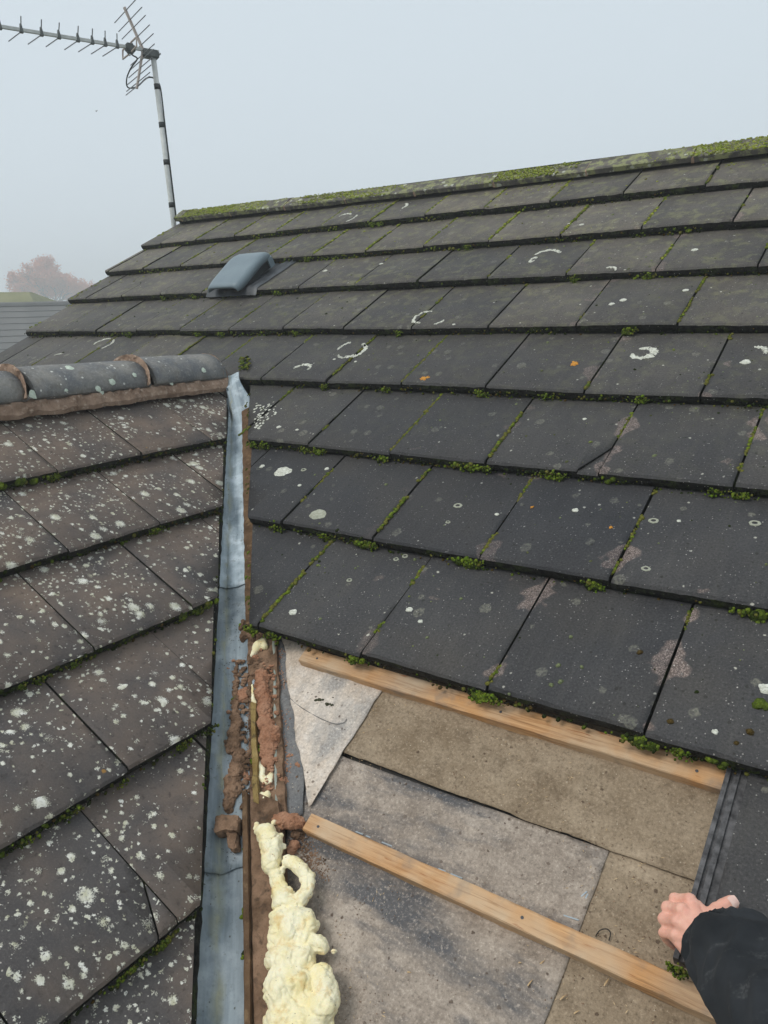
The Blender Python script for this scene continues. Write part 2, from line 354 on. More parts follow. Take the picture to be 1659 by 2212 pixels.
def mat_cloth():
    m = Mat('black_fleece'); p = m.pos()
    c = m.mix(m.step(m.noise(p, 18, 4), 0.3, 0.7), (0.012, 0.014, 0.016), (0.030, 0.033, 0.037))
    st = m.n('Mapping', {'Vector': p, 'Scale': (1.0, 2.6, 1.0)}).outputs[0]
    dust = m.math('MULTIPLY', m.step(m.noise(m.warp(st, 10, 0.06), 14, 5, 0.65), 0.58, 0.76), m.step(m.noise(p, 300, 2), 0.35, 0.65))
    c = m.mix(m.math('MULTIPLY', dust, 0.6), c, (0.17, 0.17, 0.165))
    c = m.mix(m.math('MULTIPLY', m.spots(p, 60, 0.05, 0.12, 0.05, 0.0, 10, 0.05), 0.6), c, (0.3, 0.3, 0.28))
    mt = m.fin(c, 0.95, m.bump(m.noise(p, 900, 2), 0.4, 0.001), 0.1)
    m.p.inputs['Sheen Weight'].default_value = 0.03; m.p.inputs['Sheen Roughness'].default_value = 0.6
    return mt

M_TILE, M_SIDE, M_EDGE, M_MOSS, M_TIMBER, M_LEAD, M_FOAM, M_SKIN, M_CLOTH = mat_tile_main(), mat_tile_side(), mat_edge(), mat_moss(), mat_timber(), mat_lead(), mat_foam(), mat_skin(), mat_cloth()
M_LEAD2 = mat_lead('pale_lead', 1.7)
M_MORTAR = mat_mortar('damp_sandy_mortar', (0.36, 0.170, 0.095), (0.54, 0.300, 0.190), (0.27, 0.14, 0.085))
M_MORTAR2 = mat_mortar('old_bedding_mortar', (0.25, 0.165, 0.115), (0.43, 0.30, 0.22), (0.60, 0.47, 0.37))
M_MORTAR3 = mat_mortar('dark_rotten_mortar', (0.12, 0.072, 0.043), (0.34, 0.212, 0.135), (0.06, 0.042, 0.030))
M_FELT = mat_felt('brown_roofing_felt', (0.205, 0.148, 0.092), (0.325, 0.250, 0.170), (0.130, 0.090, 0.054))
M_FELT2 = mat_felt('grey_roofing_felt', (0.24, 0.192, 0.150), (0.42, 0.350, 0.285), (0.125, 0.090, 0.064), (2.6, 9.5, 6.0), (0.055, 0.062, 0.074), 0.48, 0.60)
M_CREAM = mat_felt('dusty_plastic_sheet', (0.52, 0.42, 0.325), (0.66, 0.57, 0.48), (0.70, 0.64, 0.58), (7, 3, 5), (0.30, 0.285, 0.27), 0.50, 0.62)
M_BLUE = mat_felt('blue_grey_plastic_sheet', (0.12, 0.122, 0.125), (0.185, 0.180, 0.175), (0.25, 0.225, 0.195))
M_DECK = mat_simple('dark_underlay', (0.02, 0.018, 0.016), (0.04, 0.036, 0.03))
M_LICHEN = mat_simple('white_lichen', (0.40, 0.40, 0.32), (0.72, 0.72, 0.64), 170, 0.9, 0.9, 400, 0.1)
M_LICHG = mat_simple('grey_green_lichen', (0.28, 0.29, 0.22), (0.42, 0.42, 0.34), 120, 0.9, 0.8, 300, 0.1)
M_LICHO = mat_simple('orange_lichen', (0.42, 0.17, 0.03), (0.60, 0.30, 0.06), 150, 0.9, 0.8, 300, 0.1)
M_LICHM = mat_simple('mint_lichen', (0.50, 0.57, 0.46), (0.66, 0.72, 0.62), 90, 0.9, 0.8, 300, 0.1)

# ------------------------------------------------------------------ ground
gb = bmesh.new(); G = -5.2
vs = [gb.verts.new((x, y, G)) for x, y in ((-900, -900), (900, -900), (900, 900), (-900, 900))]; gb.faces.new(vs)
tag(obj('ground', gb, mat_simple('wet_grass', (0.035, 0.055, 0.02), (0.07, 0.085, 0.035), 0.3), center=False), kind='structure')

# ------------------------------------------------------------------ roof tiles
T = 0.034
def sgn(v, k=1.0): return noise.noise(v*k)
def tile_bm(P, a0, a1, s0, g, L=0.415, seed=0, cuts=(), lip=0, T=T, chip=1.0):
    bm = bmesh.new(); uvl = bm.loops.layers.uv.new('tile')
    n = 22; rings = []; sk = random.uniform(-0.002, 0.002)
    def ht(s): return -T*(s - s0)/g
    for i in range(n+1):
        a = a0 + (a1-a0)*i/n; q = Vector((a*1.0, s0*7.3 + seed, 0.3))
        j = (sgn(q, 28)*0.0012 + sgn(q, 90)*0.0012)*chip + sk*(i/n-.5)*2
        hj = sgn(q, 34)*0.0008*chip
        ch = max(0.0, sgn(q + Vector((5, 2, 1)), 55))*0.005*chip
        prof = [(s0+0.004+j, -T+0.001), (s0-0.0005+j, -T*0.55+hj), (s0+j+ch*.4, -0.0045-ch+hj), (s0+0.0055+j+ch, hj), (s0+g*.5, ht(s0+g*.5)+hj*.5), (s0+L, ht(s0+L)), (s0+L, ht(s0+L)-.016)]
        rings.append([bm.verts.new(P(a, s, h)) for s, h in prof])
    m = len(rings[0])
    for i in range(n):
        for k in range(m):
            f = bm.faces.new((rings[i][k], rings[i+1][k], rings[i+1][(k+1) % m], rings[i][(k+1) % m]))
            f.material_index = 0 if k in (2, 3, 4) else 1
            if k == 3: f.smooth = True
            for l in f.loops:
                a_i = (i if l.vert in rings[i] else i+1)/n*(a1-a0); kk = (rings[i] if l.vert in rings[i] else rings[i+1]).index(l.vert)
                l[uvl].uv = (a_i, (0, 0.01, 0.02, 0.03, g*.5, L, L+.02)[kk])
    for rr in (rings[0][::-1], rings[-1]): bm.faces.new(rr).material_index = 1
    if lip:
        def strip(x0, x1, h0, h1, mi):
            b2 = [bm.verts.new(P(x, s, ht(s)+h)) for s in (s0+0.003, s0+L) for x, h in ((x0, h0), (x0, h1), (x1, h1), (x1, h0))]
            for f in ((0, 3, 2, 1), (4, 5, 6, 7), (0, 1, 5, 4), (1, 2, 6, 5), (2, 3, 7, 6), (3, 0, 4, 7)): bm.faces.new([b2[i] for i in f]).material_index = mi
        if lip == 2:
            strip(a0-0.036, a0+0.001, -T, -0.0135, 2)
            strip(a0-0.0355, a0-0.028, -0.0134, -0.007, 2); strip(a0-0.022, a0-0.0135, -0.0134, -0.0085, 2)
        else: strip(a0-0.018, a0+0.001, -T, -0.0135, 1)
    for co, no in cuts:
        r = bmesh.ops.bisect_plane(bm, geom=bm.verts[:]+bm.edges[:]+bm.faces[:], plane_co=co, plane_no=no, clear_outer=True)
        if not bm.faces: return None
        be = [e for e in bm.edges if e.is_boundary]
        if be:
            for f in bmesh.ops.holes_fill(bm, edges=be, sides=0)['faces']: f.material_index = 1
    bmesh.ops.recalc_face_normals(bm, faces=bm.faces[:])
    return bm

M_LIP = mat_simple('bare_grey_tile_lip', (0.038, 0.037, 0.038), (0.135, 0.13, 0.132), 55, 0.7, 0.9, 120)
SK = [0.0, 0.338, 0.676, 1.016, 1.368, 1.712, 2.032, 2.362]
OFF = [-.331, -.501, -.323, -.476, -.625, -.784, -.608, -.776]
W1 = 0.316; VERGE = -4.12; XMAX = 1.15; APEX = 2.745
main_roof = empty('main_roof', A(-0.5, -0.4, -0.1), 'dark grey concrete tiled roof slope with a mossy ridge and a stripped lower corner', 'roof', kind='thing')
def cutA(x_at0, slope, h=0):               # plane standing on the main roof along x = x_at0 + slope*s; its normal points left
    d = (A(x_at0+slope, 1) - A(x_at0, 0)).normalized(); n = d.cross(N1).normalized()
    return (A(x_at0, 0), n if n.x < 0 else -n)
JOINTS = []; TILES = []
def main_course(k, s0, g, off, x0, x1, cut=None, lip_first=False):
    n0 = math.floor((x0-off)/W1); first = True
    for i in range(n0, 60):
        j = off + i*W1
        if j > x1: break
        if j + W1 < x0 + 0.03: continue
        cuts = [cut] if cut else []
        if j < x0: cuts = cuts + [(A(x0, 0), Vector((-1, 0, 0)))]
        dh = random.uniform(-0.003, 0.003); ds = random.uniform(-0.004, 0.004); tw = random.uniform(-.010, .010)
        P = lambda a, s, h: A(a, s+ds, h+dh+tw*(a-j-.158))
        TILES.append((k, j, s0+ds, g, dh, tw))
        special = (k == 2 and abs(j + W1 + 0.64) < 0.05)
        if special:                          # the tile with the broken corner
            p0 = a_px(1266, 1000); p1 = a_px(1312, 966); v = A(*p1) - A(*p0); nn = v.cross(N1).normalized()
            if nn.x < 0: nn = -nn
            bm = tile_bm(P, j+.0030, j+W1-.0030, s0, g, seed=k*31+i, cuts=cuts+[(A(*p0), nn)], lip=1)
            obj('roof_tile', bm, [M_TILE, M_EDGE, M_LIP], main_roof)
            P2_ = lambda a, s, h: A(a+.001, s-.002+ds, h-.005+dh)
            bm = tile_bm(P2_, j+.0030, j+W1-.0030, s0, g, seed=k*31+i, cuts=[(A(*p0)+nn*.0012, -nn)], T=.026)
            if bm: tag(obj('broken_corner', bm, [M_TILE, M_EDGE], main_roof), 'broken off tile corner sunk below its tile')
        else:
            bm = tile_bm(P, j+.0030, j+W1-.0030, s0, g, seed=k*31+i, cuts=cuts, lip=(2 if lip_first and first else 1))
            if bm is None: continue
            obj('roof_tile', bm, [M_TILE, M_EDGE, M_LIP], main_roof)
        first = False
        JOINTS.append((k, j, s0, g))
VCUT = cutA(-1.306, -0.807)
for k, s0 in enumerate(SK):
    g = (SK[k+1] if k < 7 else 2.74) - s0
    if k < 3: main_course(k, s0, g, OFF[k], -1.4 - .807*s0 - .45, XMAX, cut=VCUT)
    else: main_course(k, s0, g, OFF[k], VERGE, XMAX)
main_course(-1, -0.340, 0.34, -0.1615, -0.1615, XMAX, lip_first=True)
main_course(-2, -0.680, 0.34, 0.30, 0.30, XMAX)
# boarding below the tiles, the far slope and the gable wall
def quad(name, pts, mat, parent, thick=None):
    b = bmesh.new(); vs = [b.verts.new(p) for p in pts]; f = b.faces.new(vs)
    if thick:
        r = bmesh.ops.extrude_face_region(b, geom=[f])
        for v in [e for e in r['geom'] if isinstance(e, bmesh.types.BMVert)]: v.co += thick
        bmesh.ops.recalc_face_normals(b, faces=b.faces[:])
    return obj(name, b, mat, parent)
AP = A(0, APEX, -0.045)
quad('underlay', [A(-0.15, -0.72, -0.088), A(XMAX+.1, -0.72, -0.088), A(XMAX+.1, APEX, -0.088), A(VERGE+.05, APEX, -0.088), A(VERGE+.05, 0.9, -0.088), A(-2.1, 0.9, -0.088), A(-1.0, -0.45, -0.092), A(-0.6, -0.95, -0.092), A(-0.15, -0.95, -0.092)], M_DECK, main_roof, N1*-0.02)
quad('back_slope', [Vector((VERGE, AP.y, AP.z)), Vector((XMAX+.1, AP.y, AP.z)), Vector((XMAX+.1, AP.y+2.2*C1, AP.z-2.2*S1_)), Vector((VERGE, AP.y+2.2*C1, AP.z-2.2*S1_))], M_EDGE, main_roof, Vector((0, 0, -0.03)))
M_BRICK = mat_simple('brick_wall', (0.20, 0.10, 0.07), (0.30, 0.17, 0.12), 8)
gw = bmesh.new(); prof = [A(0, -0.6, -.13), A(0, APEX-.02, -.13), Vector((0, AP.y+2.1*C1, AP.z-2.1*S1_-.08)), Vector((0, AP.y+2.1*C1, G)), Vector((0, A(0, -.6).y, G))]
r0 = [gw.verts.new((VERGE+.04, p.y, p.z)) for p in prof]; r1 = [gw.verts.new((VERGE+.28, p.y, p.z)) for p in prof]
gw.faces.new(r0); gw.faces.new(r1[::-1])
for i in range(5): gw.faces.new((r0[i], r1[i], r1[(i+1) % 5], r0[(i+1) % 5]))
bmesh.ops.recalc_face_normals(gw, faces=gw.faces[:])
obj('gable_wall', gw, M_BRICK, main_roof)

# ridge of the main roof: angled ridge tiles
def mat_ridge():
    m = Mat('lichened_ridge_tile'); p = m.pos()
    a = m.noise(p, 20, 5, 0.65); f = m.noise(p, 300, 3, 0.7)
    c = m.mix(m.step(a, 0.35, 0.65), (0.075, 0.070, 0.064), (0.15, 0.135, 0.115))
    c = m.mix(m.step(m.noise(m.warp(p, 40, 0.02), 26, 5, 0.65), 0.47, 0.58, 0, 0.85), c, (0.29, 0.30, 0.14))
    c = m.mix(m.math('MULTIPLY', m.spots(p, 28, 0.1, 0.42, 0.42, 0.014, 120, 0.08), 0.85), c, (0.48, 0.49, 0.40))
    c = m.mix(m.step(f, 0.45, 0.25, 0, 0.5), c, (0.03, 0.03, 0.028))
    return m.fin(c, 0.8, m.bump(m.math('ADD', a, f), 0.8, 0.003), 0.2)
M_RIDGE = mat_ridge()
jx = a_px(1255, 374, 0.03)[0]
x = jx
while x - .45 > VERGE + .05: x -= .45
xs = [VERGE+.02] + [x + .45*i for i in range(30) if x + .45*i < XMAX+.1] + [XMAX+.12]
def rsag(x): return .075*max(0.0, min(1.0, (-1.9-x)/2.2))
RDG = [(2.603, -0.004), (2.601, 0.017), (2.610, 0.0215), (2.65, 0.024), (2.688, 0.0265)]; APR = 2.702
for i in range(len(xs)-1):
    b = bmesh.new(); x0, x1 = xs[i]+.003, xs[i+1]-.003; rows = []; dh = random.uniform(-.003, .003)
    for t in range(13):
        xx = x0 + (x1-x0)*t/12; row = []
        q = Vector((xx*30, 3.1, i))
        sg_ = rsag(xx)
        for s, h in RDG: row.append(A(xx, s + sg_ + sgn(q)*.0015, h + dh + sgn(q*2)*.0012))
        top = Vector((xx, A(0, APR + sg_).y, row[-1].z + 0.006 + sgn(q*1.5)*.001)); row.append(top)
        row += [Vector((xx, 2*top.y - p.y, p.z)) for p in row[-2::-1]]
        rows.append([b.verts.new(p) for p in row])
    for t in range(12):
        for c_ in range(len(rows[0])-1): b.faces.new((rows[t][c_], rows[t+1][c_], rows[t+1][c_+1], rows[t][c_+1]))
    b.faces.new(rows[0]); b.faces.new(rows[-1][::-1])
    bmesh.ops.recalc_face_normals(b, faces=b.faces[:])
    obj('ridge_tile', b, M_RIDGE, main_roof)
for i in range(1, len(xs)-1):                   # bedding mortar squeezed out at each ridge joint
    b = bmesh.new(); pr = [A(xs[i], s + rsag(xs[i]), h - .003) for s, h in RDG]; pr.append(Vector((xs[i], A(0, APR + rsag(xs[i])).y, pr[-1].z + .006))); pr += [Vector((p.x, 2*pr[-1].y-p.y, p.z)) for p in pr[-2::-1]]
    r0 = [b.verts.new(p - Vector((.006, 0, 0))) for p in pr]; r1 = [b.verts.new(p + Vector((.006, 0, 0))) for p in pr]
    for c_ in range(len(pr)-1): b.faces.new((r0[c_], r1[c_], r1[c_+1], r0[c_+1]))
    obj('joint_mortar', b, M_MORTAR2, main_roof)
# mortar bed closing the gap under the ridge tiles
b = bmesh.new()
box_bm(A(VERGE+.03, 2.70, -.03), Vector((XMAX+.1-VERGE-.03, -.07*C1, -.07*S1_)), A(0, 2.76, -.03)-A(0, 2.66, -.03), N1*.034, b)
obj('ridge_bedding', b, M_EDGE, main_roof)

# ------------------------------------------------------------------ side roof on the left
W2 = 0.287
lines = [((0, 1040), (488, 945)), ((0, 1235), (475, 1090)), ((0, 1490), (475, 1285)), ((0, 1830), (462, 1558)), ((120, 2212), (445, 1950))]
SS = [sum(b_px(*p)[1] for p in l)/2 for l in lines]
g2 = (SS[0]-SS[4])/4
SS += [SS[4]-g2*(i+1) for i in range(3)]
src = [((133, 1165), (504, 1093)), ((162.5, 1365), (392, 1298)), ((221.5, 1602.4), (466, 1505)), ((314, 1914.7),)]
JY = [sum(b_px(a/1.1573, c/1.1573)[0] for a, c in l[:1]) for l in src]
JY += [JY[2]-.02 - W2*.03, JY[3]-.03, JY[2], JY[3]]
JY[4] = b_px(335/1.0, 1985)[0] + .03
side_roof = empty('side_roof', B(-0.6, -0.6, -0.1), 'brown grey tiled roof slope spotted with white lichen, left of the lead valley', 'roof', kind='thing')
e0, e1 = b_px(489, 945), b_px(424, 2130)
dB = (B(*e1) - B(*e0)).normalized(); nB = dB.cross(N2).normalized(); nB = nB if nB.x > 0 else -nB
VC2 = (B(*e0), nB)
def yv(s): t = (s-e0[1])/(e1[1]-e0[1]); return e0[0] + (e1[0]-e0[0])*t
JOINT2 = []
CRACK = None
for k, s0 in enumerate(SS):
    g = (SS[k-1]-s0) if k else g2
    L = 0.37 if k else 0.33
    n0 = -12
    for i in range(n0, 12):
        y0 = JY[k] + i*W2
        if y0 > yv(s0+L)+.02 or y0 + W2 < -1.75: continue
        dh = random.uniform(-0.002, 0.002); ds = random.uniform(-0.002, 0.002)
        P = lambda a, s, h: B(a, s+ds, h+dh)
        c0, c1 = b_px(330, 1972), b_px(343, 2027)
        crack = (k == 4 and y0 < c1[0] < y0 + W2)
        cuts = [VC2]
        if crack:                                # cracked corner, still in place
            v = B(*c1)-B(*c0); nn = v.cross(N2).normalized(); nn = nn if nn.y > 0 else -nn
            bm = tile_bm(P, y0+.0018, y0+W2-.0018, s0, g, L, seed=200+k*31+i, cuts=[VC2, (B(*c0)+nn*-.0016, nn)])
            if bm: obj('roof_tile', bm, [M_SIDE, M_EDGE], side_roof)
            bm = tile_bm(P, y0+.0018, y0+W2-.0018, s0, g, L, seed=200+k*31+i, cuts=[VC2, (B(*c0)+nn*.0016, -nn)])
            if bm: tag(obj('cracked_corner', bm, [M_SIDE, M_EDGE], side_roof), 'small triangular tile corner cracked off along the joint')
            continue
        bm = tile_bm(P, y0+.0018, y0+W2-.0018, s0, g, L, seed=200+k*31+i, cuts=cuts, lip=1)
        if bm is None or len(bm.faces) < 6: continue
        obj('roof_tile', bm, [M_SIDE, M_EDGE], side_roof); JOINT2.append((k, y0, s0, g))
SAP = 1.035
quad('underlay', [B(-1.8, -1.6, -.086), B(yv(-1.6)-.03, -1.6, -.086), B(yv(SAP)-.06, SAP, -.086), B(-1.8, SAP, -.086)], M_DECK, side_roof, N2*-.02)
ax = B(0, SAP, -.09)
quad('far_slope', [Vector((ax.x, -1.8, ax.z)), Vector((ax.x, 0.80, ax.z)), Vector((ax.x-1.6*C2, -0.6, ax.z-1.6*S2_)), Vector((ax.x-1.6*C2, -1.8, ax.z-1.6*S2_))], M_EDGE, side_roof, Vector((0, 0, -.03)))
# rounded ridge tiles with mortar joints
def mat_hip():
    m = Mat('speckled_grey_ridge'); p = m.pos(); a = m.noise(p, 14, 5); f = m.noise(p, 105, 6, 0.8)
    c = m.mix(m.step(a, 0.35, 0.65), (0.16, 0.165, 0.172), (0.27, 0.258, 0.235))
    c = m.mix(m.step(m.noise(p, 30, 4), .55, .7, 0, .5), c, (0.16, 0.145, 0.115))
    c = m.mix(m.step(f, 0.46, 0.28, 0, 0.55), c, (0.05, 0.05, 0.05)); c = m.mix(m.step(f, 0.54, 0.68, 0, 0.7), c, (0.42, 0.41, 0.39))
    c = m.mix(m.math('MULTIPLY', m.spots(p, 70, 0.1, 0.34, 0.20, 0.004, 200, .08), .9), c, (0.68, 0.68, 0.62))
    return m.fin(c, 0.75, m.bump(m.math('ADD', f, a), 0.9, 0.004), 0.1)
M_HIP = mat_hip()
RC = Vector((B(0, SAP).x - .014, 0, B(0, SAP).z - 0.052)); RR = 0.118
def arc(y, r, a0=-84, a1=84, n=18): return [Vector((RC.x + r*math.sin(R_(a0+(a1-a0)*i/n)), y, RC.z + .004 + (r-RR)*.5 + r*.90*math.cos(R_(a0+(a1-a0)*i/n))**.75)) for i in range(n+1)]
segs = [(0.825, 0.488), (0.468, 0.040), (0.016, -0.40), (-0.42, -0.84), (-0.86, -1.28)]
for i, (ya, yb) in enumerate(segs):
    b = bmesh.new(); rows = []
    for t in range(9):
        y = ya + (yb-ya)*t/8; tilt = (t/8-.5)*.006
        pts = arc(y, RR + tilt) + arc(y, RR - .016 + tilt)[::-1]
        rows.append([b.verts.new(p + Vector((sgn(p, 25), 0, sgn(p + Vector((9, 1, 2)), 25)))*.0024) for p in pts])
    m_ = len(rows[0])
    for t in range(8):
        for c_ in range(m_): b.faces.new((rows[t][c_], rows[t+1][c_], rows[t+1][(c_+1) % m_], rows[t][(c_+1) % m_])).smooth = (c_ < 18)
    b.faces.new(rows[0][::-1]); b.faces.new(rows[-1]); bmesh.ops.recalc_face_normals(b, faces=b.faces[:])
    obj('ridge_tile', b, M_HIP, side_roof)
def band(y, wd, r, name='joint_mortar'):
    b = bmesh.new(); rows = []
    n = 26
    for dy, dr in ((-wd, -.02), (-wd*.85, -.001), (0, .004), (wd*.85, -.001), (wd, -.02)):
        row = []
        for i, p in enumerate(arc(y, r+dr, -84, 84, n)):
            k = Vector((p.x*40, dy*300, p.z*40 + y*10)); row.append(b.verts.new(p + Vector((0, (dy/wd)*sgn(k)*.011 - 0.10*abs(i/n-.5)**2, 0)) + (p-Vector((RC.x, y, RC.z))).normalized()*(sgn(k*1.7)*.003 if abs(dr) < .01 else 0)))
        rows.append(row)
    for t in range(4):
        for c_ in range(n): b.faces.new((rows[t][c_], rows[t][c_+1], rows[t+1][c_+1], rows[t+1][c_]))
    bmesh.ops.recalc_face_normals(b, faces=b.faces[:])
    return obj(name, b, M_MORTAR2, side_roof)
for y in (0.478, 0.028, -0.41, -0.85): band(y, 0.028, RR+.007)
band(0.830, 0.020, RR-.006, 'end_mortar')
b = bmesh.new(); vs = [b.verts.new(p) for p in arc(0.838, RR-.012)]; b.faces.new(vs); obj('end_plug', b, M_MORTAR2, side_roof)
# mortar bed along the foot of the ridge tiles
b = bmesh.new(); rows = []
yy = 0.842
while yy > -1.3:
    q = Vector((yy*60, 1.3, .2)); bl = 0.002*math.floor(sgn(Vector((yy*22, 0, 0)))*3)
    lo = B(yy, 0.900 + sgn(q)*.005 + .008*sgn(q*.2), -.010); l2 = B(yy, 0.903 + sgn(q)*.005 + .008*sgn(q*.2), 0.006+bl)
    hi_ = Vector((RC.x + RR*.985 + .003 + sgn(q*1.3)*.002 + bl, yy, RC.z + .014 + sgn(q*.5)*.004)); h2 = Vector((RC.x + RR*.80, yy, RC.z + .022))
    md = l2.lerp(hi_, .5) + Vector((.001 + sgn(q*2.1)*.003 + bl, 0, 0)); hi_ += Vector((.004, 0, .004)) if sgn(Vector((yy*26, 5, 1))) > .05 else Vector((-.002, 0, -.002))
    rows.append([b.verts.new(p) for p in (lo, l2, md, hi_, h2)]); yy -= 0.007
for t in range(len(rows)-1):
    for c_ in range(4): b.faces.new((rows[t][c_], rows[t+1][c_], rows[t+1][c_+1], rows[t][c_+1]))
bmesh.ops.recalc_face_normals(b, faces=b.faces[:])
tag(obj('mortar_bed', b, M_MORTAR2, side_roof), 'cracked brown mortar bedding under the rounded ridge tiles')

# ------------------------------------------------------------------ battens and underlay in the stripped corner
def batten(x0, x1, s0, s1, h0, h1, label, n=60, seed=0, parent=main_roof):
    b = bmesh.new(); uvl = b.loops.layers.uv.new('tile'); rings = []; info = {}
    for i in range(n+1):
        x = x0 + (x1-x0)*i/n; q = Vector((x*9, seed, .5)); j = [sgn(q + Vector((0, 0, k)), 1.0)*.0016 + sgn(q + Vector((0, 0, k+9)), 7)*.0009 for k in range(8)]
        bv = .0022
        loop = [(s0+bv, h1), (s0, h1-bv), (s0+.001, h0), (s1, h0), (s1, h1-bv), (s1-bv, h1)]
        ring = []; acc = 0
        for k, (s, h) in enumerate(loop):
            v = b.verts.new(A(x, s + j[k], h + j[(k+3) % 8]*.5)); info[v] = (x, s*1.0 + (h-h1)); ring.append(v)
        rings.append(ring)
    for i in range(n):
        for k in range(6):
            f = b.faces.new((rings[i][k], rings[i][(k+1) % 6], rings[i+1][(k+1) % 6], rings[i+1][k]))
            for l in f.loops: l[uvl].uv = (info[l.vert][0]+seed, info[l.vert][1])
    for f in (b.faces.new(rings[0]), b.faces.new(rings[-1][::-1])):
        for l in f.loops: l[uvl].uv = (info[l.vert][0]*8, info[l.vert][1])
    bmesh.ops.recalc_face_normals(b, faces=b.faces[:])
    return tag(obj('batten', b, M_TIMBER, parent), label)
batten(-1.146, 0.5, -.033, .010, -.0775, -.050, 'orange brown timber batten just below the lowest full tile course', seed=3.3)
batten(-.889, 0.5, -.379, -.343, -.0795, -.050, 'orange timber batten across the bare underlay, near the foam', seed=8.1)

def sheet(name, quad_, h, mat, label, nx=44, ny=44, rag=(0, 0, 0, 0), wav=.0012, thick=.0014, side=None):
    """thin sheet over four (x, s) corners: bottom-left, bottom-right, top-right, top-left; rag = unevenness of its four edges"""
    b = bmesh.new(); g_ = []
    (ax_, ay_), (bx_, by_), (cx_, cy_), (dx_, dy_) = quad_
    for j in range(ny+1):
        v = j/ny; row = []
        for i in range(nx+1):
            u = i/nx
            x = (ax_*(1-u)+bx_*u)*(1-v) + (dx_*(1-u)+cx_*u)*v; s = (ay_*(1-u)+by_*u)*(1-v) + (dy_*(1-u)+cy_*u)*v
            q = Vector((x*16, s*16, h*50)); e = sgn(q*.7) + .6*sgn(q*3)
            if j == 0: s += rag[0]*e
            if i == nx: x += rag[1]*e
            if j == ny: s += rag[2]*e
            if i == 0: x += rag[3]*e
            hh = h + wav*(noise.noise(Vector((x*14, s*14, 0))) + .5*noise.noise(Vector((x*40, s*40, 4)))) + .0042*max(0, 1-abs(noise.noise(Vector((x*3.5+s*2, s*9, 2))))*7) + .0034*max(0, 1-abs(noise.noise(Vector((x*7, s*4-x*3, 6))))*8)
            row.append(b.verts.new(A(x, s, hh)))
        g_.append(row)
    for j in range(ny):
        for i in range(nx): b.faces.new((g_[j][i], g_[j][i+1], g_[j+1][i+1], g_[j+1][i])).smooth = True
    r = bmesh.ops.extrude_face_region(b, geom=b.faces[:])
    for v in [e for e in r['geom'] if isinstance(e, bmesh.types.BMVert)]: v.co -= N1*thick
    bmesh.ops.recalc_face_normals(b, faces=b.faces[:])
    return tag(obj(name, b, mat, main_roof), label)
pq = lambda h, *pts: [a_px(x, y, h) for x, y in pts]
sheet('underlay_sheet', [(-.365, -.95), (0.30, -.95), (0.30, -.16), (-.365, -.16)], -.0835, M_FELT, 'brown felt underlay at the lower right of the stripped corner')
sheet('underlay_sheet', pq(-.0805, (560, 2420), (1100, 2420), (1316, 1838), (640, 1600)), -.0805, M_FELT2, 'smeared grey underlay sheet below the upper lap', 64, 64, (0, .0008, 0, 0))
sheet('underlay_sheet', [(-1.02, -.197), (-.10, -.190), (-.10, .07), (-1.02, .07)], -.0765, M_FELT, 'brown felt underlay strip between the two battens', 90, 26, (.0028, 0, 0, 0))
sheet('underlay_sheet', pq(-.0745, (596, 1790), (655, 1760), (676, 1375), (586, 1375)), -.0750, M_BLUE, 'dark blue grey plastic underlay beside the valley', 14, 24)
sheet('underlay_sheet', pq(-.0725, (668, 1745), (674, 1740), (838, 1470), (606, 1370)), -.0722, M_CREAM, 'cream dust covered triangular underlay flap beside the valley', 26, 40, (0, .0035, 0, .010), wav=.002)
b = tube(spline([A(*a_px(x, y, -.068), -.0695) for x, y in ((612, 1493), (640, 1520), (680, 1545), (720, 1562), (742, 1560), (748, 1552))], 5), .0008, 6)
tag(obj('sheet_crease', b, M_BLUE, main_roof), 'thin curled edge of torn plastic on the cream underlay flap')

ZP = lambda x, y: ((860+x/2.37)/1.1573, (2060+y/2.37)/1.1573)
M_PRINT = mat_simple('pale_blue_print', (0.30, 0.35, 0.38), (0.40, 0.45, 0.48), 60)
for xa, ya_, xb, yb_ in ((70, 45, 112, 62), (130, 70, 195, 95), (225, 108, 295, 136), (560, 265, 602, 282), (632, 295, 700, 322), (1300, 541, 1390, 570), (1405, 430, 1440, 400), (1425, 455, 1445, 415), (1400, 445, 1440, 462)):
    p, q = a_px(*ZP(xa, ya_), -.0790), a_px(*ZP(xb, yb_), -.0790); d = (A(*q) - A(*p)); wv = d.cross(N1).normalized()*.0011
    b = bmesh.new(); box_bm(A(*p, -.0802) - wv, d, wv*2, N1*.0022, b); obj('printed_dash', b, M_PRINT, main_roof)
for x, s_ in ((-.86, -.362), (-.43, -.36), (-1.10, -.014), (-.62, -.012), (-.24, -.014)):
    obj('nail', tube([A(x, s_, -.055), A(x, s_, -.0488)], .0028, 8), M_LIP, main_roof)
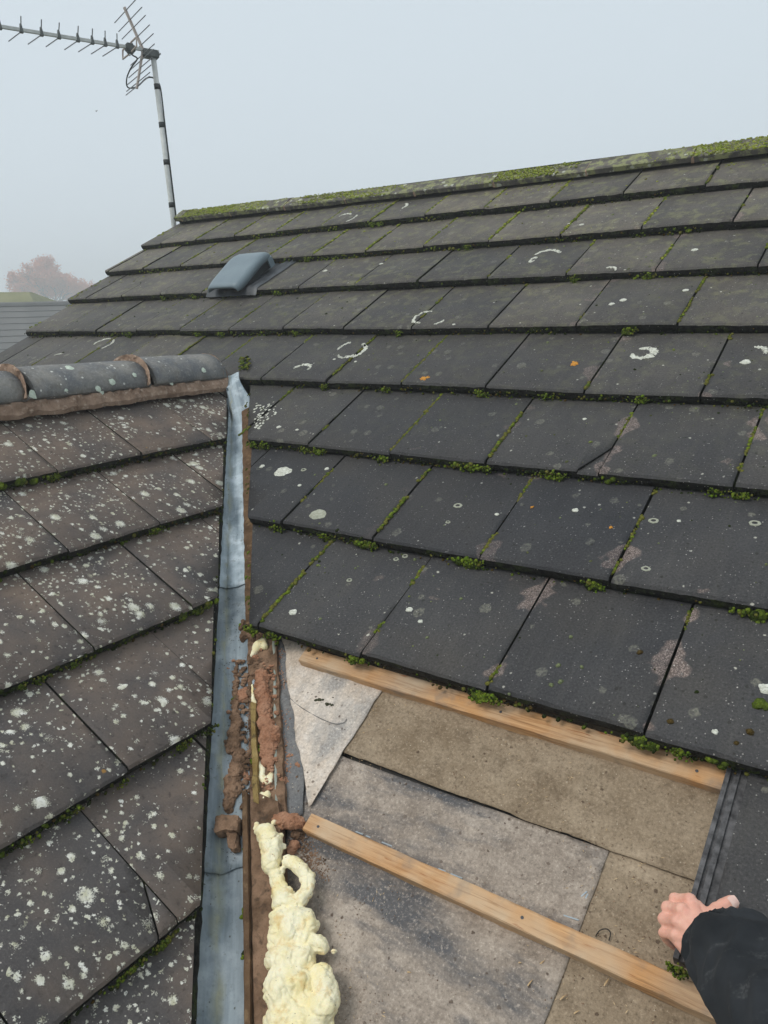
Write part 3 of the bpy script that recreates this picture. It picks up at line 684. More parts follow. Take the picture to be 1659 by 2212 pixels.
# ------------------------------------------------------------------ lead valley
valley_gutter = empty('valley_gutter', valley(-0.3), 'grey blue lead lined valley gutter between the two tiled slopes', 'valley gutter')
vdir = (valley(0) - valley(1)).normalized()                       # runs downhill
lft = N2.cross(vdir).normalized(); lft = lft if lft.x < 0 else -lft
rgt = N1.cross(vdir).normalized(); rgt = rgt if rgt.x > 0 else -rgt
def vy(py):                                                        # y where the valley line crosses picture height py
    lo, hi = -1.3, 1.2
    for _ in range(40):
        m_ = (lo+hi)/2
        if proj(valley(m_))[1] > py: lo = m_
        else: hi = m_
    return lo
def lead_sheet(y0, y1, lift, wl=.16, wr=.115, label=None, top=False):
    b = bmesh.new(); uvl = b.loops.layers.uv.new('tile'); n = max(8, int((y0-y1)/.012)); info = {}; rows = []
    ts = [-wl, -.11, -.08, -.055, -.035, -.018, -.006, 0, .006, .018, .035, .055, .08, .10, wr]
    for i in range(n+1):
        y = y0 + (y1-y0)*i/n; c = valley(y); row = []
        for t in ts:
            d = (lft*-t if t < 0 else rgt*t)
            q = Vector((t*14, y*9, 1.7)); hh = lift + .0050*sgn(q) + .0026*sgn(q*3) + .0012*sgn(q*7) + .004*math.exp(-(t/.02)**2)
            if i == n: hh += .0015*sgn(q*6)
            nn = N2 if t < 0 else (N1 if t > 0 else (N1+N2).normalized())
            if top:
                q_ = max(0.0, min(1.0, (y-.73)/.13)); q_ = q_*q_*(3-2*q_); hh += (.082 if t > -.004 else .030)*q_; d = d*((1-.50*q_) if t > 0 else (1-.93*q_)) + rgt*.012*q_
            p = c + d + nn*hh + vdir*((.006*sgn(Vector((t*30, y0, 3)))) if i == n else 0)
            v = b.verts.new(p); info[v] = (t, y*1.5); row.append(v)
        rows.append(row)
    for i in range(n):
        for k in range(len(ts)-1):
            f = b.faces.new((rows[i][k], rows[i][k+1], rows[i+1][k+1], rows[i+1][k])); f.smooth = True
    r = bmesh.ops.extrude_face_region(b, geom=b.faces[:])
    for v in [e for e in r['geom'] if isinstance(e, bmesh.types.BMVert)]: v.co -= (N1+N2).normalized()*.0025
    bmesh.ops.recalc_face_normals(b, faces=b.faces[:])
    b.verts.ensure_lookup_table()
    for f in b.faces:
        for l in f.loops:
            p = l.vert.co; c = valley(p.y); t = (p-c).dot(rgt); tl = (p-c).dot(lft); l[uvl].uv = (t if t > tl else -tl, p.y*1.5)
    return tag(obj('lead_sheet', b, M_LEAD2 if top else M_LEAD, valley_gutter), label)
ya, yb = vy(1276), vy(1884)
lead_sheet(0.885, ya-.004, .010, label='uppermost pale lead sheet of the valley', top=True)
lead_sheet(ya+.06, yb-.004, .005, label='middle lead sheet of the valley strewn with mortar')
lead_sheet(yb+.06, -1.25, .000, label='lowest lead sheet of the valley with a yellowish streak')
def vline(off, s): return off - .825*s                             # x on the main roof parallel to the valley
b = tube(spline([A(*a_px(x, y, -.064), -.066) for x, y in ((586, 1350), (592, 1400), (594, 1500), (595, 1600), (596, 1690), (600, 1790), (604, 1830))], 6), .0052, 8)
tag(obj('lead_welt', b, M_LEAD, valley_gutter, True), 'rolled grey edge of the lead beside the underlay')
# tilting fillet of weathered wood along the open side of the lead
def strip_along(name, off0, off1, sa, sb, h0, h1, mat, label, n=90, am=.003, parent=valley_gutter, seed=0):
    b = bmesh.new(); uvl = b.loops.layers.uv.new('tile'); rings = []
    for i in range(n+1):
        s = sa + (sb-sa)*i/n; q = Vector((s*40, seed, 0)); x0, x1 = vline(off0, s), vline(off1, s)
        j = [sgn(q + Vector((0, k*3.1, 0)))*am for k in range(6)]
        rings.append([b.verts.new(A(x, s, h)) for x, h in ((x0+j[0]*.4, h0), (x0+j[0], h1+j[1]-.003), (x0+.004+j[0], h1+j[1]), ((x0+x1)/2+j[5], h1+j[2]), (x1+j[3], h1+j[4]), (x1+j[3], h0))])
    for i in range(n):
        for k in range(6):
            f = b.faces.new((rings[i][k], rings[i][(k+1) % 6], rings[i+1][(k+1) % 6], rings[i+1][k]))
            for l in f.loops: l[uvl].uv = (l.vert.co.y*1.3, l.vert.co.z*.3 + k*.02)
    b.faces.new(rings[0]); b.faces.new(rings[-1][::-1]); bmesh.ops.recalc_face_normals(b, faces=b.faces[:])
    return tag(obj(name, b, mat, parent), label)
M_OLDWOOD = mat_mortar('wet_old_wood', (0.10, 0.060, 0.034), (0.19, 0.115, 0.065), (0.27, 0.18, 0.10))
M_YELLOW = mat_mortar('yellow_stained_wood', (0.26, 0.175, 0.06), (0.40, 0.29, 0.12), (0.09, 0.065, 0.035))
strip_along('tilting_fillet', -1.362, -1.346, -.36, -.98, -.075, -.042, M_OLDWOOD, 'brown timber fillet edging the lead beside the foam', 80, .0018)
strip_along('mortar_bed', -1.345, -1.262, -.35, -.98, -.078, -.050, M_MORTAR3, 'brown smoothed mortar bed under the yellow foam', 90, .005, seed=4)
strip_along('mortar_bed', -1.350, -1.248, 0.02, -.36, -.078, -.062, M_MORTAR3, 'dirty bared bed between lead and underlay', 60, .004, seed=6)
strip_along('tilting_fillet', -1.335, -1.318, -.17, -.37, -.075, -.048, M_YELLOW, 'yellow stained strip of wood in the bared bed', 50, .004, seed=7)
strip_along('mortar_fillet', -1.345, -1.298, 0.97, 0.02, -.080, -.044, M_OLDWOOD, 'old brown mortar edge under the right hand tiles', 150, .003, seed=9)
# mortar under the cut edge of the left tiles
b = bmesh.new(); rings = []
for i in range(160):
    s = .93 - i*.0135; y = yv(s); q = Vector((s*45, 7, 0)); rings.append([b.verts.new(B(y + dy + sgn(q + Vector((0, dy*90, 0)))*.004, s, h)) for dy, h in ((-.05, -.044), (.010, -.038), (.021, -.046), (.020, -.080), (-.05, -.088))])
for i in range(159):
    for k in range(4): b.faces.new((rings[i][k], rings[i][k+1], rings[i+1][k+1], rings[i+1][k]))
bmesh.ops.recalc_face_normals(b, faces=b.faces[:])
tag(obj('mortar_fillet', b, M_EDGE, valley_gutter), 'dark mossy edge under the left hand tiles')

# ------------------------------------------------------------------ tv aerial at the gable
M_ALU = mat_simple('dull_aluminium', (0.50, 0.51, 0.49), (0.64, 0.645, 0.62), 30, 0.5, 0.1, 200, 0.4, 0.0)
M_ALU2 = mat_simple('warm_aluminium', (0.44, 0.36, 0.32), (0.55, 0.47, 0.42), 30, 0.5, 0.1, 200, 0.4, 0.0)
M_ROD = mat_simple('grey_rod', (0.16, 0.17, 0.18), (0.24, 0.25, 0.26), 30, 0.5, 0.1, 200, 0.4, 0.3)
M_PLAS = mat_simple('dark_grey_plastic', (0.075, 0.085, 0.085), (0.13, 0.14, 0.135), 40, 0.6, 0.2, 200)
M_CABLE = mat_simple('black_cable', (0.02, 0.025, 0.025), (0.035, 0.04, 0.04), 30, 0.6)
Z = lambda x, y: (x*480/1659/1.1573, y*480/1659/1.1573)           # enlarged corner of the picture -> picture
mb = onp(*Z(1500, 1920), Vector((1, 0, 0)), VERGE-.06)            # foot of the mast, beyond the verge
vert = Vector((0, 1, 0))
mt = onp(*Z(1322, 470), Vector((fw.x, fw.y, 0)).normalized(), Vector((fw.x, fw.y, 0)).normalized().dot(mb))
aerial = empty('tv_aerial', mb, 'grey television aerial on a taped mast at the gable end', 'aerial')
md_ = (mt-mb).normalized()
obj('mast', tube([mb - md_*1.1, mb, mt + md_*.015], .0165, 14), M_ALU, aerial, True)
def on_mast(zy):
    lo, hi = 0.0, 1.2
    for _ in range(40):
        m_ = (lo+hi)/2
        if proj(mb.lerp(mt, m_))[1] > Z(0, zy)[1]: lo = m_
        else: hi = m_
    return mb.lerp(mt, lo)
for zy in (750, 1080, 1403, 1772):
    p = on_mast(zy); obj('tape_band', tube([p - md_*.016, p + md_*.016], .0178, 14), M_CABLE, aerial, True)
zb = onp(*Z(1235, 428), Vector((fw.x, fw.y, 0)).normalized(), Vector((fw.x, fw.y, 0)).normalized().dot(mt - Vector((fw.x, fw.y, 0)).normalized()*.03))
def hor(zx, zy, z): return onp(*Z(zx, zy), Vector((0, 0, 1)), z)
hub = zb; far = hor(20, 232, hub.z)
bd = (far-hub).normalized(); bl = (far-hub).length
side = Vector((0, 0, 1)).cross(bd).normalized()
back = hub - bd*.10
bm = bmesh.new(); hw = .0085
box_bm(back - side*hw - Vector((0, 0, hw)), bd*(bl+.16+.10), side*2*hw, Vector((0, 0, 2*hw)), bm); obj('boom', bm, M_ALU, aerial)
# mast clamp behind the reflector
mc = mt + md_*.0
cl = bmesh.new(); box_bm(mc - bd*.032 - side*.028 - Vector((0, 0, .026)), bd*.10, side*.056, Vector((0, 0, .048)), cl); bmesh.ops.bevel(cl, geom=cl.edges[:], offset=.008, segments=2, affect='EDGES')
obj('mast_clamp', cl, M_PLAS, aerial)
obj('clamp_bolt', tube([mc - bd*.035 + side*.034, mc - bd*.035 - side*.05], .005, 8), M_ROD, aerial)
def perp_pt(c, zx, zy): return onp(*Z(zx, zy), bd, bd.dot(c))
dirs = [(1005, 400, 1010, 288, 888, 485), (905, 380, 908, 265, 788, 466), (795, 360, 799, 246, 678, 447), (675, 335, 676, 224, 558, 429), (515, 303, 512, 195, 398, 403), (365, 276, 358, 168, 243, 381), (190, 247, 180, 138, 75, 356), (5, 215, -12, 105, -100, 330)]
for cx, cy, ux, uy, lx, ly in dirs:
    c = hor(cx, cy, hub.z); c = hub + bd*(c-hub).dot(bd)
    d = obj('director', tube([c + Vector((0, 0, .01)), perp_pt(c, ux, uy)], .0032, 8), M_ROD, aerial)
    e_ = perp_pt(c, lx, ly)
    obj('director_arm', tube([c - Vector((0, 0, .008)), e_], .0032, 8), M_ROD, d)
    k = bmesh.new(); box_bm(c - bd*.010 - side*.013 - Vector((0, 0, .015)), bd*.020, side*.026, Vector((0, 0, .042)), k)
    for v in k.verts:
        if v.co.z > c.z + .02: v.co = v.co.lerp(c + Vector((0, 0, .034)), .55)
    obj('clip', k, M_PLAS, d)
vn = bd.cross(Vector((0, 0, 1))).normalized()
def inpl(zx, zy): return onp(*Z(zx, zy), vn, vn.dot(hub))
tipu, tipl = inpl(1073, 62), inpl(1182, 765)
for tip in (tipu, tipl):
    d = (tip-hub).normalized(); nrm = d.cross(side).normalized(); k = bmesh.new()
    box_bm(hub - side*.009 - nrm*.006, tip-hub, side*.018, nrm*.012, k); obj('reflector_arm', k, M_ALU2, aerial)
rods = [(915, 195, 1250, 0), (952, 268, 1305, 62), (985, 335, 1345, 135), (1040, 390, 1380, 215), (1075, 468, 1418, 287), (1070, 545, 1422, 390), (1065, 575, 1410, 455), (1055, 635, 1398, 525), (1040, 698, 1385, 592), (1025, 758, 1370, 658), (1015, 822, 1330, 678)]
for i, (x0, y0, x1, y1) in enumerate(rods):
    tip = tipu if i < 5 else tipl; best = None
    for t in range(60):
        c = hub.lerp(tip, .04 + .98*t/59); q = proj(c); d = abs((q[0]-Z(x0, y0)[0])*(Z(x1, y1)[1]-Z(x0, y0)[1]) - (q[1]-Z(x0, y0)[1])*(Z(x1, y1)[0]-Z(x0, y0)[0]))
        if best is None or d < best[0]: best = (d, c)
    c = best[1]
    obj('reflector_rod', tube([c - side*.235 - bd*.0, c + side*.235], .0029, 8), M_ROD, aerial)
# dipole loop, its box and the cable
bc = hub + bd*(hor(1090, 440, hub.z)-hub).dot(bd)
k = bmesh.new(); box_bm(bc - bd*.028 - side*.024 - Vector((0, 0, .032)), bd*.056, side*.048, Vector((0, 0, .054)), k); bmesh.ops.bevel(k, geom=k.edges[:], offset=.010, segments=2, affect='EDGES')
obj('dipole_box', k, M_PLAS, aerial)
for sg in (1, -1):
    k = bmesh.new(); r_ = [bc + side*sg*.03 + Vector((0, 0, .02)), bc + side*sg*.14 + Vector((0, 0, .02)), bc + side*sg*.14 + bd*.005 - Vector((0, 0, .03)), bc + side*sg*.03 - Vector((0, 0, .03))]
    obj('dipole_loop', tube(r_, .0055, 8), M_ALU2, aerial)
cpl = [bc - Vector((0, 0, .03))] + [perp_pt(bc - bd*t, x_, y_) for t, x_, y_ in ((.03, 1150, 480), (.05, 1185, 510), (.04, 1130, 590), (.03, 1095, 680), (.05, 1105, 755), (.08, 1180, 750), (.12, 1260, 680), (.15, 1310, 668), (.17, 1345, 695))]
cpl += [on_mast(z_) + rt*.021 for z_ in (760, 1080, 1403, 1772, 1900)]
obj('cable', tube(spline(cpl, 6), .0045, 6), M_CABLE, aerial, True)

# ------------------------------------------------------------------ roof vent
vent = empty('roof_vent', A(-2.81, 1.83), 'blue grey plastic roof vent cowl on the upper left of the dark roof', 'vent')
M_VENT = mat_simple('blue_grey_plastic', (0.155, 0.20, 0.225), (0.185, 0.235, 0.26), 9, 0.42, 0.1, 300, 0.4)
M_SKIRT = mat_simple('black_rubber_skirt', (0.030, 0.034, 0.038), (0.060, 0.066, 0.072), 20, 0.45, 0.4, 60, 0.4)
vx0, vx1, vs0, vs1 = -2.905, -2.690, 1.672, 1.985
b = bmesh.new(); rows = []
nu, nv = 18, 14
for j in range(nv+1):
    t = j/nv; s = vs0 + (vs1-vs0)*t
    rise = .044 + .034*min(1, t*1.45)**.8 - .030*max(0, (t-.78)/.22)**2
    inset = .010*(1-min(1, t*6)) + .028*max(0, (t-.72)/.28)**2
    row = []
    for i in range(nu+1):
        u = i/nu*2-1; e = max(0, abs(u)-.80)/.20
        xx = (vx0+vx1)/2 + (u if abs(u) < .80 else math.copysign(.80 + .20*math.sin(e*math.pi/2), u))*((vx1-vx0)/2-inset)
        row.append(b.verts.new(A(xx, s, rise - .016*(1-math.cos(e*math.pi/2)) + .002*(1-u*u))))
    rows.append(row)
for j in range(nv):
    for i in range(nu): b.faces.new((rows[j][i], rows[j][i+1], rows[j+1][i+1], rows[j+1][i])).smooth = True
rim = [rows[0][i] for i in range(nu+1)] + [rows[j][nu] for j in range(1, nv+1)] + [rows[nv][i] for i in range(nu-1, -1, -1)] + [rows[j][0] for j in range(nv-1, 0, -1)]
low = [b.verts.new(v.co - N1*(.012 if k <= nu else .022)) for k, v in enumerate(rim)]
inn = [b.verts.new(v.co.lerp(A((vx0+vx1)/2, (vs0+vs1)/2, .03), .10)) for v in low]
for k in range(len(rim)):
    q = (k+1) % len(rim); b.faces.new((rim[k], low[k], low[q], rim[q])).smooth = True; b.faces.new((low[k], inn[k], inn[q], low[q]))
b.faces.new(inn); bmesh.ops.recalc_face_normals(b, faces=b.faces[:])
obj('cowl', b, M_VENT, vent)
b = bmesh.new(); box_bm(A(vx0+.03, vs0+.05, -.01), Vector((vx1-vx0-.06, 0, 0)), A(0, vs1-.01)-A(0, vs0+.05), N1*.045, b); obj('throat', b, M_CABLE, vent)
for sx in (vx1-.012, vx0+.004):
    b = bmesh.new(); box_bm(A(sx, vs1-.055, -.004), Vector((.008, 0, 0)), A(0, vs1-.02)-A(0, vs1-.055), N1*.045, b); obj('bracket', b, M_VENT, vent)
def skirt(s, i):
    return 0
b = bmesh.new(); rows = []
for j in range(13):
    s = 1.690 + (2.05-1.690)*j/12; row = []
    for i in range(19):
        x = -2.955 + (.335)*i/18; q = Vector((x*40, s*30, 2))
        h = -T*(s-1.712)/.32 + .0045 + .003*sgn(q) + (.010 if i in (15, 17) and j > 0 else 0)
        if j == 0: h = -.016 + .004*sgn(q)
        row.append(b.verts.new(A(x + .006*sgn(q*.6)*(i in (0, 18)), s, h)))
    rows.append(row)
for j in range(12):
    for i in range(18): b.faces.new((rows[j][i], rows[j][i+1], rows[j+1][i+1], rows[j+1][i])).smooth = True
obj('skirt', b, M_SKIRT, vent)

# ------------------------------------------------------------------ lichen rings and blotches (thin crusts on the tiles)
def top_h(x, s):
    best = None
    for k, j, s0, g, dh, tw in TILES:
        if j <= x < j + W1 and s0 <= s < s0 + .40:
            h = -T*(s-s0)/g + dh + tw*(x-j-.158)
            if best is None or h > best: best = h
    return -.02 if best is None else best
def crust_arc(px, py, rx, ry, a0, a1, wd, mat, label, rot=0.0, n=44, fat=0.5, name='lichen_ring', H=top_h, roof=None, P=A, inv=a_px):
    cx_, cs_ = inv(px, py); b = bmesh.new(); rows = []; rp = R_(rot)
    for i in range(n+1):
        t = i/n; an = R_(a0 + (a1-a0)*t); q = Vector((px + i*.35, py, 2))
        wl = wd*(.35 + .75*math.sin(math.pi*min(1, max(0, t)))**fat)*(1 + .7*sgn(q*1.1) + .6*sgn(q*3.7)) + .0006
        row = []
        for k in (-1, -.6, .6, 1):
            rr = 1 + k*wl/(2*max(rx, .001)) + .14*sgn(q*.6) + .05*sgn(q*2.9 + Vector((0, k*2, 0)))
            ex, es = rx*rr*math.cos(an), ry*rr*math.sin(an)
            x, s = cx_ + ex*math.cos(rp) - es*math.sin(rp), cs_ + ex*math.sin(rp) + es*math.cos(rp)
            row.append(b.verts.new(P(x, s, H(x, s) + (.0022 if abs(k) < .9 else .0004))))
        rows.append(row)
    for i in range(n):
        for k in range(3):
            if noise.noise(Vector((px*3.1 + i*.55, py, k*.6))) < .38: b.faces.new((rows[i][k], rows[i][k+1], rows[i+1][k+1], rows[i+1][k]))
    for v in [v for v in b.verts if not v.link_faces]: b.verts.remove(v)
    return tag(obj(name, b, mat, roof or main_roof), label)
def crust_blob(px, py, r, mat, label, name='lichen_patch', asp=1.0, hole=0.0, H=top_h, roof=None, P=A, inv=a_px, rag=.28):
    cx_, cs_ = inv(px, py); b = bmesh.new(); n = 30; rings = []
    for kr, hh in ((1.0, .0005), (.86, .0020), (max(hole, .45), .0024), (max(hole-.08, .04), .0012 if hole else .0024)):
        row = []
        for i in range(n):
            an = 2*math.pi*i/n; q = Vector((math.cos(an)*1.6 + px, math.sin(an)*1.6 + py, 1)); rr = r*kr*(1 + rag*sgn(q) + rag*.7*sgn(q*3.3))
            s = cs_ + rr*math.sin(an)*asp; row.append(b.verts.new(P(cx_ + rr*math.cos(an), s, H(cx_ + rr*math.cos(an), s) + hh)))
        rings.append(row)
    for j in range(3):
        for i in range(n): b.faces.new((rings[j][i], rings[j][(i+1) % n], rings[j+1][(i+1) % n], rings[j+1][i]))
    if not hole: b.faces.new(rings[3])
    return tag(obj(name, b, mat, roof or main_roof), label)
arcs = [(650, 793, .036, .030, -20, 190, .016), (742, 742, .030, .045, 95, 200, .009), (763, 747, .034, .050, -110, 85, .013), (745, 757, .030, .028, 190, 300, .008),
        (915, 680, .040, .048, 75, 285, .010), (945, 686, .030, .040, -80, -10, .008), (1178, 540, .050, .050, 10, 178, .013), (1150, 552, .010, .02, 0, 340, .008),
        (1388, 748, .030, .030, -170, 130, .019), (1632, 745, .026, .030, -20, 110, .012), (862, 440, .035, .045, -40, 80, .012), (740, 467, .040, .050, 30, 160, .010), (755, 470, .03, .05, -70, 50, .009),
        (212, 731, .045, .05, 60, 200, .011), (222, 734, .035, .045, -60, 80, .010), (1310, 590, .03, .05, 20, 120, .007), (120, 768, .06, .04, 90, 150, .010)]
for a in arcs: crust_arc(*a, M_LICHEN, 'white crescent of crusty lichen on a dark tile')
crust_blob(605, 1007, .030, M_LICHEN, 'large cream lichen blotch near the valley', asp=.8)
crust_blob(685, 1108, .027, M_LICHG, 'grey disc of lichen low on a dark tile', asp=.8, rag=.12)
for px, py, r in ((985, 1080, .0125), (1630, 1113, .0125), (965, 1120, .007), (847, 1188, .008), (866, 1180, .009), (748, 1240, .008), (650, 1003, .010), (1410, 1110, .012), (1395, 1225, .010)):
    crust_blob(px, py, r, M_LICHG, None, 'lichen_ring', .8, .55, rag=.15)
for px, py, r in ((630, 1318, .011), (880, 1308, .009), (600, 918, .009), (700, 1000, .008), (643, 1041, .007), (1610, 770, .014), (1655, 1478, .013), (560, 995, .010), (1240, 1090, .008), (1070, 1100, .006), (1320, 650, .010), (1345, 640, .012), (700, 578, .012), (1480, 615, .010), (820, 560, .01), (980, 700, .006), (1500, 530, .012), (1255, 480, .010), (1230, 478, .010), (905, 1335, .006), (640, 925, .006), (1260, 890, .006), (1545, 1580, .006), (1465, 1110, .005), (720, 770, .006), (765, 773, .006)):
    crust_blob(px, py, r, M_LICHEN, None, asp=.85)
for px, py, r in ((1240, 775, .012), (918, 816, .012), (1147, 1084, .004), (1318, 1130, .004)): crust_blob(px, py, r, M_LICHO, 'small orange lichen star on a dark tile', rag=.95)
random.seed(3)
V, F = [], []
for i in range(75):
    t, u_ = random.random(), random.random()**1.2; px = 548 + 62*u_*(1-.75*t) + random.gauss(0, 2); py = 862 + 58*t + 4*u_
    x, s_ = a_px(px, py); r = random.uniform(.0022, .0055); k = len(V); h = top_h(x, s_)
    for j in range(9): an = j*.698; V.append(A(x + r*math.cos(an)*random.uniform(.7, 1.2), s_ + r*math.sin(an)*random.uniform(.7, 1.2), h + .0012))
    V.append(A(x, s_, h + .0026)); F += [(k+j, k+(j+1) % 9, k+9) for j in range(9)]
tag(obj('lichen_spots', pymesh(V, F), M_LICHEN, main_roof), 'shower of small white lichen spots on the cut tile beside the valley', kind='stuff')
# mint and pale crusts on the rounded ridge tiles of the side roof
def on_ridge(px, py):
    r = ray(px, py); lo = 1.5; best = None
    for i in range(2600):
        p = CAM + r*(1.6 + i*.0007); u_ = abs(p.x-RC.x)/RR
        if u_ < .985 and p.z - RC.z < RR*.90*math.sqrt(1-u_*u_)**.75 + .005: return p
    return None
for px, py, r in ((103, 833, .012), (72, 852, .014), (142, 842, .007), (212, 840, .010), (242, 825, .011), (220, 848, .008), (150, 795, .014), (290, 810, .008), (440, 800, .010), (370, 828, .008), (180, 868, .005), (395, 838, .006)):
    p = on_ridge(px, py)
    if not p: continue
    nn = Vector((p.x-RC.x, 0, p.z-RC.z)).normalized(); t1 = Vector((0, 1, 0)); t2 = nn.cross(t1); b = bmesh.new(); vs = []
    for i in range(22):
        an = 2*math.pi*i/22; rr = r*(1 + .35*sgn(Vector((math.cos(an)*1.7+px, math.sin(an)*1.7, py))))
        vs.append(b.verts.new(p + (t1*math.cos(an) + t2*math.sin(an))*rr + nn*(.0012 - rr*rr*4.5)))
    c = b.verts.new(p + nn*.0028)
    for i in range(22): b.faces.new((vs[i], vs[(i+1) % 22], c))
    obj('lichen_patch', b, M_LICHM, side_roof)

# ------------------------------------------------------------------ moss
class Moss:
    def __init__(s): s.V, s.F, s.C = [], [], []
    def clump(s, p, n, r, tone, blades=14, flat=.75, seg=7):
        n = n.normalized(); t1 = n.orthogonal().normalized(); t2 = n.cross(t1); o = len(s.V); R = random.random
        a0 = R()*6; ex = random.uniform(.8, 1.3)
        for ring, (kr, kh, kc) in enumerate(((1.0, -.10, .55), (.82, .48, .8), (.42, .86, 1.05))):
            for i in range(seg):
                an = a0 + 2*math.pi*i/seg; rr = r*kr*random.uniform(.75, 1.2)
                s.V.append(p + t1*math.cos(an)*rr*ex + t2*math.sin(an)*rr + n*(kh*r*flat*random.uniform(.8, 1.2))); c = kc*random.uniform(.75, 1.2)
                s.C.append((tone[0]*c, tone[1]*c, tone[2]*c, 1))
        s.V.append(p + n*r*flat); s.C.append((tone[0]*1.15, tone[1]*1.15, tone[2]*1.1, 1))
        for g in range(2):
            for i in range(seg): s.F.append((o+g*seg+i, o+g*seg+(i+1) % seg, o+(g+1)*seg+(i+1) % seg, o+(g+1)*seg+i))
        for i in range(seg): s.F.append((o+2*seg+i, o+2*seg+(i+1) % seg, o+3*seg))
        for _ in range(blades):
            th = math.acos(R()**.8); ph = R()*6.283
            d = (t1*math.cos(ph) + t2*math.sin(ph))*math.sin(th) + n*math.cos(th)
            q = p + Vector(d)*r*.8*(flat if th < .8 else 1); w_ = d.orthogonal().normalized()*r*.06
            e = q + (d + Vector((random.gauss(0, .35), random.gauss(0, .35), random.gauss(0, .35))))*r*random.uniform(.12, .34)
            k = len(s.V); s.V += [q - w_, q + w_, e]; s.F.append((k, k+1, k+2)); c = random.uniform(.6, 1.5)
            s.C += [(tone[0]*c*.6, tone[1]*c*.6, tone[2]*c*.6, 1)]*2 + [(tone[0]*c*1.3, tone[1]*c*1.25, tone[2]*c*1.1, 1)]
    def done(s, parent, label):
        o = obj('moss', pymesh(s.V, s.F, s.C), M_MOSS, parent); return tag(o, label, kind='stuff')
BR, MD, OL, GG, DK, BN, YL = (.140, .190, .020), (.076, .108, .014), (.135, .132, .030), (.175, .20, .115), (.022, .032, .008), (.075, .05, .016), (.27, .30, .045)
def rt_(*c): return random.choice(c)
mm = Moss(); U = random.uniform
down1 = (A(0, 0) - A(0, 1)).normalized()
for k, s0 in list(enumerate(SK)) + [(-1, -.34)]:
    x = {-1: -.16, 0: -1.30, 1: -1.58, 2: -1.85}.get(k, VERGE)
    far_ = k >= 4
    while x < 0.75:
        x += U(.0025, .008)*(1.5 if far_ else 1)
        f = noise.noise(Vector((x*2.6, k*5.1, 1.3))) + .5*noise.noise(Vector((x*11, k*3.3, 7)))
        if f > .02 or random.random() < .12:
            big = f > .30 and random.random() < .5
            r = U(.004, .0080) if big else U(.0020, .0048)
            tone = rt_(BR, MD, MD, OL) if big else rt_(MD, DK, DK, OL, DK, BN)
            hh = U(-T*.95, -T*.35)
            mm.clump(A(x, s0 - .001 - r*.2, hh), down1 + N1*.5, r, tone, 14 if big else 6)
        if random.random() < .10: mm.clump(A(x, s0 - U(0, .008), -T*1.0), N1 + down1*.5, U(.002, .005), rt_(DK, MD, BN), 4)
for px, py, r in ((685, 972, .016), (660, 968, .012), (825, 988, .017), (1015, 1008, .019), (1045, 1015, .013), (780, 1174, .019), (798, 1180, .013), (1000, 1212, .022), (1025, 1222, .015), (598, 1138, .014), (545, 1352, .017), (590, 1370, .014), (765, 1424, .015), (1040, 1500, .019), (1062, 1512, .013), (1380, 1600, .021), (1395, 1612, .013), (1185, 1024, .018), (1210, 1030, .010), (1280, 1260, .016), (1040, 847, .015), (830, 842, .012), (700, 834, .012), (1385, 858, .015), (545, 960, .014), (570, 962, .013), (690, 1168, .012), (1630, 1318, .021), (1600, 1058, .014), (1540, 1055, .012), (800, 486, .016), (820, 482, .014), (420, 640, .014), (350, 645, .012), (285, 716, .014), (480, 716, .015), (430, 716, .013), (640, 717, .013), (680, 545, .014), (785, 1200-14, .010), (860, 716, .012), (1360, 712, .016), (1180, 860-8, .012), (470, 600, .010), (600, 640-7, .011), (990, 555, .012), (1240, 600, .012), (1460, 1660-8, .012), (1455, 2106, .008), (1472, 2116, .008), (1400, 590, .013)):
    x, s = a_px(px, py, -.018); s = min(SK + [-.34], key=lambda v: abs(v-s))
    for _ in range(4): mm.clump(A(x + random.gauss(0, .55)*r, s - .004, -.023 + random.gauss(0, .003)), down1*.8 + N1, r*U(.40, .60), rt_(MD, BR, (.05, .075, .012)), 60, .8, 11)
    for _ in range(46):
        q_ = random.gauss(0, .8); hh = -.020 + random.gauss(0, .006); tn = rt_(BR, BR, MD, (.11, .18, .014), (.16, .22, .03), DK, OL)
        r_ = r*1.2; mm.clump(A(x + q_*r_, s - .003 - abs(random.gauss(0, .004)) - max(0, (-hh-.02))*.35, hh), down1*.8 + N1, r_*U(.12, .27)*(1.1-.25*abs(q_)), tn, 14)
for k, j, s0, g in JOINTS:                                # moss in the joints between tiles
    if j < -3.9 or k < 0: continue
    amt = noise.noise(Vector((j*1.9, s0*2.3, 4.4)))*.9 + .12 + (.25 if s0 > 1.9 else 0) - (.25 if j > -.8 and k < 4 else 0)
    if k < 3 and j < vline(-1.30, s0+.1): continue
    s = s0 + .01
    while s < s0 + g - .005:
        s += U(.0022, .007)
        if noise.noise(Vector((j*7, s*16, 2))) + amt*.8 > .12:
            r = U(.0026, .0062)*(1.4 if s0 > 1.9 else 1.15 if j < -.7 else 1); h = -T*(s-s0)/g
            mm.clump(A(j + random.gauss(0, .0025), s, h - .001), N1, r, rt_(BR, OL, MD, OL, YL if s0 > 1.6 else OL), 10)
for i in range(2600):                                     # little round cushions scattered on the tiles
    s = U(0.0, 2.6); x = U(-4.0, .35)
    if s < 1.0 and x < -1.30 - .807*s + .02: continue
    dn = noise.noise(Vector((x*2.2, s*2.2, 9))) + (.25 if s > 1.3 else 0) + (.2 if x > -.5 and s < .35 else 0)
    if dn + U(-.35, .35) < .10: continue
    h = top_h(x, s); r = U(.0012, .0030) if random.random() < .8 else U(.003, .0062)
    mm.clump(A(x, s, h - r*.1), N1, r, rt_(GG, GG, (.10, .11, .055), DK, (.16, .19, .06)) if s < 1.9 else rt_(GG, OL, YL), 5 if r < .003 else 16)
